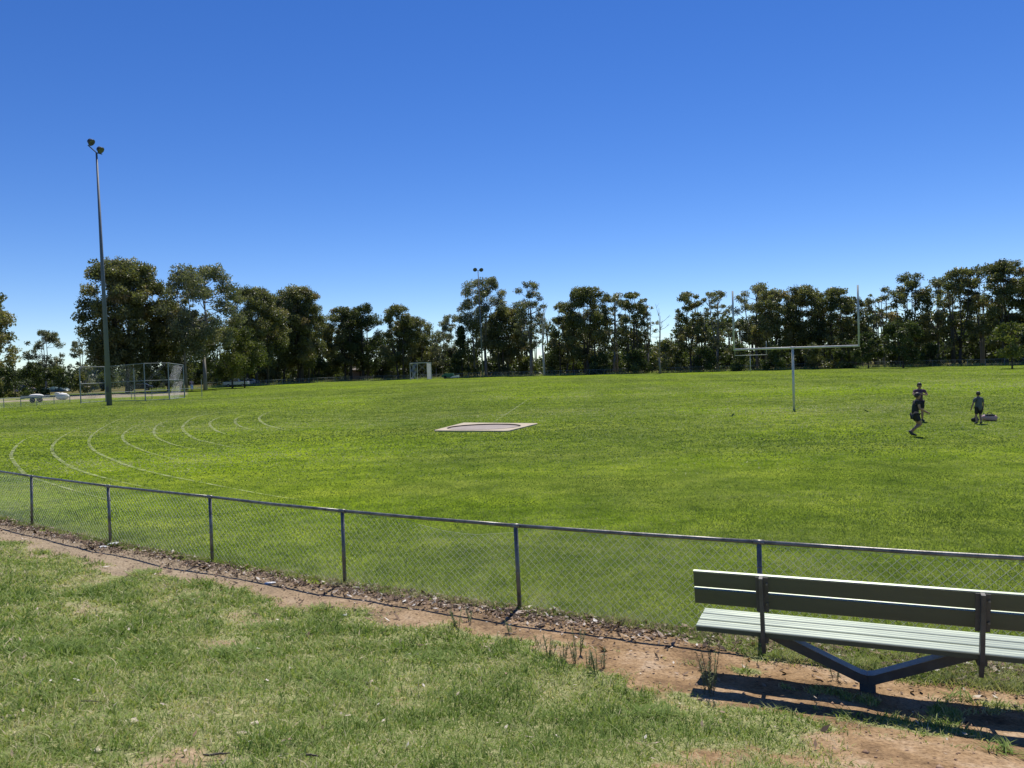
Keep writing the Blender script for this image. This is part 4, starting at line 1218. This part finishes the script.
def person(loc, rz, h, J, shirt, shorts, label, legs_cover=0.5, sleeve=0.5, shoe=shoe_m, hair_long=0, shirt_len=0.0):
    """J: joints in units of body height, facing +x. Keys: pelvis, chest, neck, head, sh_l, el_l, wr_l, ... hip, kn, an, toe"""
    root = thing('person', label, 'person', loc, rz, 'people on the field')
    V = {k: Vector(v_) * h for k, v_ in J.items()}
    pts = []; rad_ = []; idx = {}; ed = []
    def add(k, p, r_, frm=None):
        idx[k] = len(pts); pts.append(p); rad_.append(r_ * h)
        if frm is not None: ed.append((idx[frm], idx[k]))
    add('pelvis', V['pelvis'], .068)
    add('waist', V['pelvis'].lerp(V['chest'], .5), .062, 'pelvis')
    add('chest', V['chest'], .073, 'waist')
    add('neckb', V['neck'] - Vector((0, 0, .02 * h)), .038, 'chest')
    add('neck', V['neck'].lerp(V['head'], .35), .030, 'neckb')
    for s_ in 'lr':
        add('sh' + s_, V['sh_' + s_], .036, 'neckb')
        add('el' + s_, V['el_' + s_], .025, 'sh' + s_)
        add('wr' + s_, V['wr_' + s_], .016, 'el' + s_)
        hd = (V['wr_' + s_] - V['el_' + s_]).normalized()
        add('pm' + s_, V['wr_' + s_] + hd * .045 * h, .017, 'wr' + s_)
        side = hd.cross(Vector((0, 1, 0.3))).normalized()
        for f_, (so, ln) in enumerate(((-.016, .040), (-.006, .047), (.005, .045), (.015, .036))):
            add('fg%s%d' % (s_, f_), V['wr_' + s_] + hd * (.05 + ln) * h + side * so * h + Vector((0, 0, -.008 * h)), .0055, 'pm' + s_)
        add('th' + s_, V['wr_' + s_] + hd * .05 * h + side * -.035 * h, .006, 'wr' + s_)
        add('hp' + s_, V['hip_' + s_], .056, 'pelvis')
        add('md' + s_, V['hip_' + s_].lerp(V['kn_' + s_], .5), .050, 'hp' + s_)
        add('kn' + s_, V['kn_' + s_], .034, 'md' + s_)
        add('cf' + s_, V['kn_' + s_].lerp(V['an_' + s_], .35), .034, 'kn' + s_)
        add('an' + s_, V['an_' + s_], .021, 'cf' + s_)
        add('to' + s_, V['to_' + s_], .020, 'an' + s_)
    body = skinned('body', pts, ed, rad_, skin_m, root)
    # head with face
    hc = V['head']; up = (V['head'] - V['neck']).normalized()
    fw = Vector((J.get('face', (1, 0, 0)))).normalized()
    m = MB(); hr = .062 * h
    m.ball((0, 0, 0), hr, 18, 12, (1.05, .85, 1.22))
    m2 = []
    for v_ in m.v:
        q_ = v_.copy()
        if q_.z < -hr * .3: q_.x *= .85; q_.y *= .8; q_.x += hr * .1
        m2.append(q_)
    m.v = m2
    rt = fw.to_track_quat('X', 'Z').to_matrix()
    m.ball((hr * 1.08, 0, -hr * .1), hr * .16, 8, 5, (1, .7, 1.3))       # nose
    for s_ in (-1, 1): m.ball((0.0, s_ * hr * .86, -hr * .05), hr * .22, 8, 5, (.8, .4, 1.2))
    m.v = [hc + rt @ v_ for v_ in m.v]; m.build('head', skin_m, root, smooth=True)
    m = MB()
    for s_ in (-1, 1): m.ball((hr * .93, s_ * hr * .32, hr * .08), hr * .11, 8, 5)
    m.ball((hr * .93, 0, -hr * .55), hr * .14, 8, 4, (.5, 1.6, .4))
    m.v = [hc + rt @ v_ for v_ in m.v]; m.build('face_features', hair_m, root)
    m = MB(); m.ball((-hr * .12, 0, hr * .22), hr * 1.08, 16, 10, (1.03, .90, 1.16))
    keep = [v_ for v_ in m.v]
    m.v = [Vector((v_.x, v_.y, max(v_.z, (-hr * .55 - hair_long * h) if v_.x < hr * .15 else hr * .42))) for v_ in keep]
    m.v = [hc + rt @ v_ for v_ in m.v]; m.build('hair', hair_m, root, smooth=True)
    # shirt
    P_ = []; Rr = []; E = []
    def a2(p, r_, f_=None):
        P_.append(p); Rr.append(r_ * h)
        if f_ is not None: E.append((f_, len(P_) - 1))
        return len(P_) - 1
    a = a2(V['pelvis'] + Vector((0, 0, -shirt_len * h)), .083 + shirt_len * .38); b_ = a2(V['pelvis'].lerp(V['chest'], .5), .078 + shirt_len * .25, a); c_ = a2(V['chest'], .086 + shirt_len * .1, b_); d = a2(V['neck'] - Vector((0, 0, .022 * h)), .048, c_)
    for s_ in 'lr':
        e = a2(V['sh_' + s_], .047, d); a2(V['sh_' + s_].lerp(V['el_' + s_], sleeve), .039, e)
    skinned('shirt', P_, E, Rr, shirt, root)
    P_ = []; Rr = []; E = []
    a = a2(V['pelvis'] + Vector((0, 0, .005 * h)), .080)
    for s_ in 'lr':
        e = a2(V['hip_' + s_], .070, a); f_ = a2(V['hip_' + s_].lerp(V['kn_' + s_], .5), .064, e)
        tgt = V['hip_' + s_].lerp(V['kn_' + s_], min(1, legs_cover * 1.0))
        if legs_cover > .55: f_ = a2(tgt, .052, f_)
        if legs_cover > 1: a2(V['kn_' + s_].lerp(V['an_' + s_], legs_cover - 1), .042, f_)
    skinned('shorts' if legs_cover < 1.2 else 'trousers', P_, E, Rr, shorts, root)
    for s_ in 'lr':
        A_, T_ = V['an_' + s_], V['to_' + s_]
        m = MB(); d = (T_ - A_); d.normalize()
        hl = A_ - d * .03 * h + Vector((0, 0, -.012 * h))
        m.tube([hl, A_.lerp(T_, .2) + Vector((0, 0, -.004 * h)), A_.lerp(T_, .7), T_ + d * .012 * h], [.022 * h, .031 * h, .027 * h, .014 * h], 10)
        m.build('shoe', shoe, root, smooth=True)
    return root

# running child, facing right
JR = dict(pelvis=(0, 0, .50), chest=(.03, 0, .70), neck=(.05, 0, .82), head=(.075, 0, .925),
          sh_l=(.04, .10, .795), el_l=(.10, .12, .64), wr_l=(.24, .09, .585), sh_r=(.04, -.10, .795), el_r=(.06, -.13, .645), wr_r=(.22, -.10, .565),
          hip_l=(.01, .05, .48), kn_l=(.10, .05, .29), an_l=(-.06, .05, .075), to_l=(.045, .05, .022),
          hip_r=(.01, -.05, .48), kn_r=(.12, -.05, .285), an_r=(-.13, -.05, .13), to_r=(-.085, -.05, .045), face=(1, 0, -.1))
p = gpt(915, 436.5); p.z = 0
hk = (dpt(918, 393, p.y) - p).z
person(p, R(-4), 1.33, JR, black_c, black_c, 'child in black top and shorts striding to the right, in front of the taller person', .62, .55)
# taller person behind, facing the camera, arms folded up at the chest
JB = dict(pelvis=(0, 0, .52), chest=(0, 0, .70), neck=(0, 0, .835), head=(.01, 0, .93),
          sh_l=(0, .125, .80), el_l=(.07, .17, .69), wr_l=(.13, .02, .715), sh_r=(0, -.125, .80), el_r=(.07, -.18, .70), wr_r=(.14, -.06, .735),
          hip_l=(0, .055, .50), kn_l=(.01, .06, .27), an_l=(-.01, .06, .045), to_l=(.07, .075, .018),
          hip_r=(0, -.055, .50), kn_r=(.01, -.06, .27), an_r=(-.01, -.06, .045), to_r=(.07, -.075, .018), face=(1, 0, -.1))
p = gpt(920, 421.5)
person(p, R(-98), (dpt(920, 383.5, p.y) - p).z / .99, JB, maroon_c, black_c, 'tall person in a dark plum top with arms folded, standing behind the striding child', .75, .5)
# child in slate shirt, seen from behind
JC = dict(pelvis=(0, 0, .49), chest=(.01, 0, .69), neck=(.01, 0, .825), head=(.02, 0, .925),
          sh_l=(0, .12, .785), el_l=(.01, .18, .62), wr_l=(.05, .20, .50), sh_r=(0, -.12, .785), el_r=(-.01, -.15, .62), wr_r=(.03, -.16, .47),
          hip_l=(0, .055, .47), kn_l=(.03, .07, .26), an_l=(-.01, .08, .045), to_l=(.07, .09, .018),
          hip_r=(0, -.055, .47), kn_r=(.02, -.06, .26), an_r=(-.02, -.06, .045), to_r=(.06, -.08, .018), face=(1, 0, 0))
p = gpt(979, 423.8)
person(p, R(95), (dpt(979, 392, p.y) - p).z / .99, JC, slate_c, black_c, 'child in a loose slate grey shirt standing by the bags, seen from behind', .85, .75, shirt_len=.11)
# distant walkers
JW = dict(JB); JW.update(wr_l=(.06, .17, .48), el_l=(.0, .16, .63), wr_r=(.10, -.15, .50), el_r=(.0, -.16, .63), kn_l=(.06, .05, .27), an_l=(.06, .05, .05), to_l=(.14, .05, .02), kn_r=(.0, -.05, .27), an_r=(-.10, -.05, .06), to_r=(-.03, -.05, .02))
p = gpt(192, 391.2); p.z = 0
person(p, R(-60), (dpt(192, 379.5, p.y) - p).z, JW, pink_c, white_c, 'distant person in a pink top walking near the end of the backstop', 1.6, .6)
JS = dict(JW); JS.update(chest=(.07, 0, .69), neck=(.14, 0, .80), head=(.18, 0, .88), sh_l=(.12, .11, .76), sh_r=(.12, -.11, .76), el_l=(.16, .13, .60), wr_l=(.24, .1, .50), el_r=(.17, -.13, .60), wr_r=(.26, -.1, .50))
p = gpt(1, 397.0); p.z = 0
person(p, R(0), (dpt(1, 377, p.y) - p).z / .95, JS, white_c, black_c, 'person in a white shirt and dark trousers leaning forward at the left edge', 1.7, .6)

# bags on the grass
bagm = surf_mat('black_bag_cloth', (0.015, 0.015, 0.02), (0.03, 0.03, 0.035), 6, 0.8, 0, 0.3)
def sports_bag(px, py, rz, s_, body_m, trim_m, label):
    p = gpt(px, py)
    g_ = thing('sports_bag', label, 'bag', p, rz, 'bags beside the standing child')
    m = MB(); m.tube([(-.34 * s_, 0, .15 * s_), (-.28 * s_, 0, .16 * s_), (0, 0, .17 * s_), (.28 * s_, 0, .155 * s_), (.34 * s_, 0, .14 * s_)], [.09 * s_, .145 * s_, .16 * s_, .14 * s_, .08 * s_], 14)
    for i, v_ in enumerate(m.v): m.v[i] = v_ + Vector((0, 0, 1)) * .03 * mnoise.noise(v_ * 6)
    m.build('bag_body', body_m, g_, smooth=True)
    m = MB(); m.tube([(-.22 * s_, -.03, .30 * s_), (0, -.10, .315 * s_), (.22 * s_, -.03, .28 * s_)], .045 * s_, 8); m.build('top_panel', trim_m, g_, smooth=True)
    m = MB(); m.tube([(-.15 * s_, -.06, .30 * s_), (-.08 * s_, -.02, .42 * s_), (.08 * s_, 0, .42 * s_), (.15 * s_, -.05, .30 * s_)], .014, 6); m.build('handle', bagm, g_)
sports_bag(989.5, 421, R(-12), .72, pink_c, bagm, 'pale pink duffel bag with black top lying right of the standing child')
sports_bag(975, 421.8, R(30), 0.5, bagm, bagm, 'small black bag lying left of the feet of the standing child')
sports_bag(983, 420.0, R(50), 0.6, bagm, white_c, 'black bag with white strap lying between the child and the pink bag')

# ------------------------------------------------------------ small things on the bank
def leaves(name, x, y, size, mat, tints, lift, label, cat, seed):
    g = np.random.default_rng(seed); n = len(x); z = ground_z(x, y) + lift
    a = g.random(n) * 2 * np.pi; tl = g.normal(0, .35, n); t2 = g.normal(0, .3, n)
    U = np.stack([np.cos(a), np.sin(a), tl], 1) * (size / 2)[:, None]
    W_ = np.stack([-np.sin(a), np.cos(a), t2], 1) * (size * .22)[:, None]
    C_ = np.stack([x, y, z + size * .12], 1)
    up = np.array([0, 0, 1.0]) * (size * .1)[:, None]
    V = np.stack([C_ - U, C_ - W_ + up * .3, C_ + U + up, C_ + W_ + up * .3], 1).reshape(-1, 3)
    return tag(np_mesh(name, V, 4, np.arange(4 * n), mat, tint=np.repeat(tints, 4)), label, cat, kind='stuff')
lit_mat = leaf_mat('dry_leaf_litter', [(0, (0.05, 0.033, 0.022)), (0.35, (0.13, 0.085, 0.055)), (0.65, (0.30, 0.20, 0.13)), (0.88, (0.50, 0.42, 0.33)), (1, (0.66, 0.62, 0.55))], .1, .8)
g = np.random.default_rng(9)
n = 30000
x = g.uniform(-18, 9, n); s_ = np.abs(g.normal(0.19, 0.16, n)) * np.where(g.random(n) < .10, 3.2, 1.0) - 0.08
xn = np.clip(x, -16, 14); sl = -0.5355 + 0.0256 * xn; y = fence_y(x) - s_ * np.sqrt(1 + sl * sl)
kp = fbm(x, y, 2.5, 3) + g.random(n) * .3 > .48
x, y = x[kp], y[kp]
leaves('leaf_litter', x, y, g.uniform(.02, .06, len(x)) * np.where(g.random(len(x)) < .12, 1.8, 1), lit_mat, np.clip(g.beta(0.8, 1.15, len(x)), 0, 1), 0.006, 'dry brown leaves and bark drifted along the foot of the fence', 'leaf litter', 3)
n = 300
y = g.uniform(2.6, 7.5, n); x = g.uniform(-.72, .72, n) * y
kp = (fence_s(x, y) > .6); x, y = x[kp], y[kp]
leaves('scattered_leaves', x, y, g.uniform(.015, .055, len(x)), lit_mat, np.clip(g.uniform(.55, 1, len(x)), 0, 1), 0.022, 'scattered pale dry leaves on the bank grass', 'fallen leaves', 4)
# pebbles and clods on the bare strip
clod = surf_mat('soil_clods', (0.22, 0.13, 0.08), (0.42, 0.29, 0.19), 12, 0.95)
V = []; Fi = []; cnt = 0
n = 4500
x = g.uniform(-12, 6.5, n); s_ = g.uniform(.3, 2.8, n); y = fence_y(x) - s_ * 1.13
kp = dirt_amt(x, y) > .5; x, y = x[kp], y[kp]; z = ground_z(x, y); sz = g.uniform(.003, .013, len(x)) * np.where(g.random(len(x)) < .05, 2, 1)
oc = np.array([[1, 0, 0], [0, 1, 0], [-1, 0, 0], [0, -1, 0], [0, 0, .8], [0, 0, -.6]])
fc = np.array([[0, 1, 4], [1, 2, 4], [2, 3, 4], [3, 0, 4], [1, 0, 5], [2, 1, 5], [3, 2, 5], [0, 3, 5]])
V = (np.stack([x, y, z], 1)[:, None, :] + oc[None] * (sz[:, None, None] * g.uniform(.6, 1.4, (len(x), 6, 1)))).reshape(-1, 3)
lp = (np.arange(len(x))[:, None, None] * 6 + fc[None]).ravel()
tag(np_mesh('soil_clods', V, 3, lp, clod), 'small clods and pebbles on the bare strip', 'pebbles', kind='stuff')

# upright weeds on the bare strip and rosettes
weed_mat = leaf_mat('weed_leaves', [(0, (0.09, 0.12, 0.05)), (0.6, (0.19, 0.23, 0.11)), (1, (0.34, 0.33, 0.2))], .4)
stem_mat = surf_mat('weed_stem', (0.10, 0.10, 0.05), (0.17, 0.14, 0.08), 10, 0.8)
def weed(px, py, h, stems, spread, label, seed, zg=0.08):
    g = np.random.default_rng(seed)
    p = gpt(px, py, zg)
    for _ in range(4): p = gpt(px, py, gz(p.x, p.y))
    root = thing('weed', label, 'weed', p, 0, 'weeds on the bare strip')
    m = MB(); C_ = []
    for i in range(stems):
        a = g.uniform(0, 6.28); b0 = Vector((math.cos(a), math.sin(a), 0)) * g.uniform(0, spread * .5)
        hh_ = h * g.uniform(.6, 1.0); tip = b0 + Vector((math.cos(a) * spread * g.uniform(.2, .9), math.sin(a) * spread * .6, hh_))
        md = b0.lerp(tip, .5) + Vector((0, 0, hh_ * .06))
        m.tube([b0 - Vector((0, 0, .02)), md, tip], [.003, .0024, .0012], 5, cap=False)
        for t in np.linspace(.12, 1, int(16 * hh_ / .2) + 6): C_.append((b0.lerp(tip, t), 1 - t * .4))
    m.build('stem', stem_mat, root)
    n = len(C_) * 2; cs = np.array([list(c_[0]) for c_ in C_ for _ in (0, 1)]); f_ = np.array([c_[1] for c_ in C_ for _ in (0, 1)])
    a = g.uniform(0, 6.28, n); U = np.stack([np.cos(a), np.sin(a), g.uniform(.3, 1.1, n)], 1) * (g.uniform(.014, .034, n) * f_)[:, None]
    W_ = np.stack([-np.sin(a), np.cos(a), np.zeros(n)], 1) * .0036
    V = np.stack([cs, cs + U * .5 + W_, cs + U, cs + U * .5 - W_], 1).reshape(-1, 3)
    np_mesh('foliage', V, 4, np.arange(4 * n), weed_mat, root, tint=np.repeat(np.clip(g.normal(.45, .2, n), 0, 1), 4))
WE = [(712, 692, .26, 9, .12, 'bushiest dark weed at the left end of the bench shadow'),
      (549, 657, .13, 4, .04, 'upright weed at the left end of the weed row'), (563, 662, .11, 3, .03, 'low weed second from the left in the weed row'), (576, 664, .14, 3, .04, 'weed in the middle of the weed row'), (588, 668, .10, 3, .03, 'short weed right of the middle of the weed row'),
      (597, 672, .13, 3, .03, 'weed at the right end of the weed row'), (580, 655, .17, 3, .04, 'tallest weed standing at the back of the weed row'), (541, 648, .09, 3, .04, 'small weed behind the left end of the row'), (511, 633, .09, 3, .04, 'small weed alone on the soil below the fifth post'),
      (458, 628, .12, 4, .07, 'spindly weed at the grass edge left of the fifth post'), (470, 622, .10, 3, .05, 'thin weed closest to the litter left of the fifth post'), (836, 680, .12, 2, .04, 'thin twiggy weed behind the left arm of the bench frame'), (605, 668, .10, 2, .03, 'single stem weed just right of the weed row')]
for i, (px, py, h_, st, sp, lab) in enumerate(WE): weed(px, py, h_ * 1.45, st + 1, sp * 1.7, lab, 40 + i)

def rosette(px, py, s_, n, label, seed, tone=.3):
    "broad-bladed tussock in the lawn"
    g = np.random.default_rng(seed); p = gpt(px, py, .5)
    for _ in range(6): p = gpt(px, py, gz(p.x, p.y))
    a = g.uniform(0, 6.28, n); r0 = np.sqrt(g.random(n)) * s_; ox = np.cos(a * 3.3 + 1) * r0; oy = np.sin(a * 3.3 + 1) * r0 * .8
    U = np.stack([np.cos(a), np.sin(a), g.uniform(.35, 1.0, n)], 1) * (g.uniform(.05, .11, n))[:, None]
    W_ = np.stack([-np.sin(a), np.cos(a), np.zeros(n)], 1) * g.uniform(.003, .005, n)[:, None]
    B = np.stack([p.x + ox, p.y + oy, ground_z(p.x + ox, p.y + oy) + .002], 1)
    V = np.stack([B, B + U * .5 + W_, B + U * np.array([1, 1, .75]), B + U * .5 - W_], 1).reshape(-1, 3)
    V[0::4] += 0
    o = np_mesh('grass_tussock', V, 4, np.arange(4 * n), bank_mat, tint=np.repeat(np.clip(g.normal(tone, .15, n), 0, 1), 4))
    tag(o, label, 'grass tussock', 'coarse tussocks in the bank grass')
RO = [(145, 574, .20, 420, 'bright isolated tussock on the bare strip at the left'), (40, 652, .26, 380, 'dark coarse tussock near the left edge'), (76, 647, .16, 220, 'smaller coarse tussock right of the dark one near the left edge'), (110, 590, .3, 420, 'broad tussock below the second fence post'), (245, 655, .28, 420, 'broad bladed tussock left of centre on the bank'), (265, 628, .2, 260, 'tussock above the broad bladed one'), (345, 682, .2, 260, 'tussock low in the middle of the bank'), (200, 600, .25, 360, 'tussock at the edge of the bare strip below the third post'), (320, 610, .12, 200, 'small yellow tussock beside the bare strip under the fourth post'), (430, 660, .2, 260, 'tussock left of the weed row'), (655, 715, .18, 260, 'tussock left of the bench shadow'), (1003, 752, .10, 90, 'light tuft at the right edge on the bench shadow'), (960, 700, .10, 60, 'thin tuft between the bench foot and the right edge')]
for i, (px, py, s_, n, lab) in enumerate(RO): rosette(px, py, s_, n, lab, 80 + i, .3 if i not in (8, 0) else .5)

# litter: crumpled paper by the second post, sticks, bark chips
paper = surf_mat('crumpled_paper', (0.6, 0.6, 0.58), (0.75, 0.75, 0.73), 20, 0.8, 0, .5)
def scrap(px, py, s_, mat, label, name='paper_scrap', cat='litter', seed=0, st=(1, .7, .35)):
    g = random.Random(seed); p = gpt(px, py, .1)
    for _ in range(5): p = gpt(px, py, gz(p.x, p.y))
    m = MB(); m.ball((p.x, p.y, p.z + s_ * .25), s_, 10, 6, st)
    for i, v_ in enumerate(m.v): m.v[i] = v_ + Vector((1, 1, .6)) * s_ * .45 * mnoise.noise(v_ * (1.3 / s_))
    tag(m.build(name, mat), label, cat, 'litter on the bank')
scrap(113, 545, .07, paper, 'crumpled white paper at the foot of the second fence post', seed=1)
scrap(103, 547.5, .05, paper, 'flat white paper scrap left of the crumpled one', seed=2, st=(1.4, .7, .15))
scrap(270, 584, .05, paper, 'grey white paper scrap among the leaves left of the fourth post', seed=3, st=(1.4, .6, .2))
chip = surf_mat('pale_bark_chip', (0.45, 0.38, 0.27), (0.60, 0.52, 0.38), 20, 0.8)
dk = surf_mat('dark_stick', (0.05, 0.04, 0.03), (0.10, 0.08, 0.06), 20, 0.8)
for px, py, s_, mt, lab in ((8, 718, .03, chip, 'pale bark chip at the left edge of the bank'), (128, 723, .04, chip, 'long pale bark chip low on the left of the bank'), (253, 725, .03, chip, 'pale chip left of the two chips in a pair'), (242, 734, .025, chip, 'pale chip lowest near the pair'), (97, 752, .03, chip, 'pale bark chip near the bottom left'), (344, 590 + 148, .0, chip, ''), (343, 616, .03, paper, 'white scrap beside the small yellow tussock')):
    if s_: scrap(px, py, s_, mt, lab, 'bark_chip', 'bark chip', int(px), (1.5, .6, .25))
def stick(px, py, ln, rz, r_, label, seed):
    g = random.Random(seed); p = gpt(px, py, .6)
    for _ in range(6): p = gpt(px, py, gz(p.x, p.y))
    pts = []
    for i in range(6):
        t = (i / 5 - .5) * ln; x_ = p.x + math.cos(rz) * t + g.uniform(-.006, .006); y_ = p.y + math.sin(rz) * t + g.uniform(-.006, .006)
        pts.append((x_, y_, gz(x_, y_) + .03))
    m = MB(); m.tube(pts, [r_ * .6, r_, r_, r_ * .9, r_ * .8, r_ * .4], 6)
    tag(m.build('stick', dk), label, 'stick', 'litter on the bank')
stick(217, 760, .12, R(25), .006, 'dark stick on the grass at the bottom edge left of centre', 1)
stick(312, 761, .07, R(-10), .005, 'short dark twig right of the long stick at the bottom edge', 2)
stick(90, 706, .09, R(15), .003, 'thin twig on the worn patch at the left', 3)
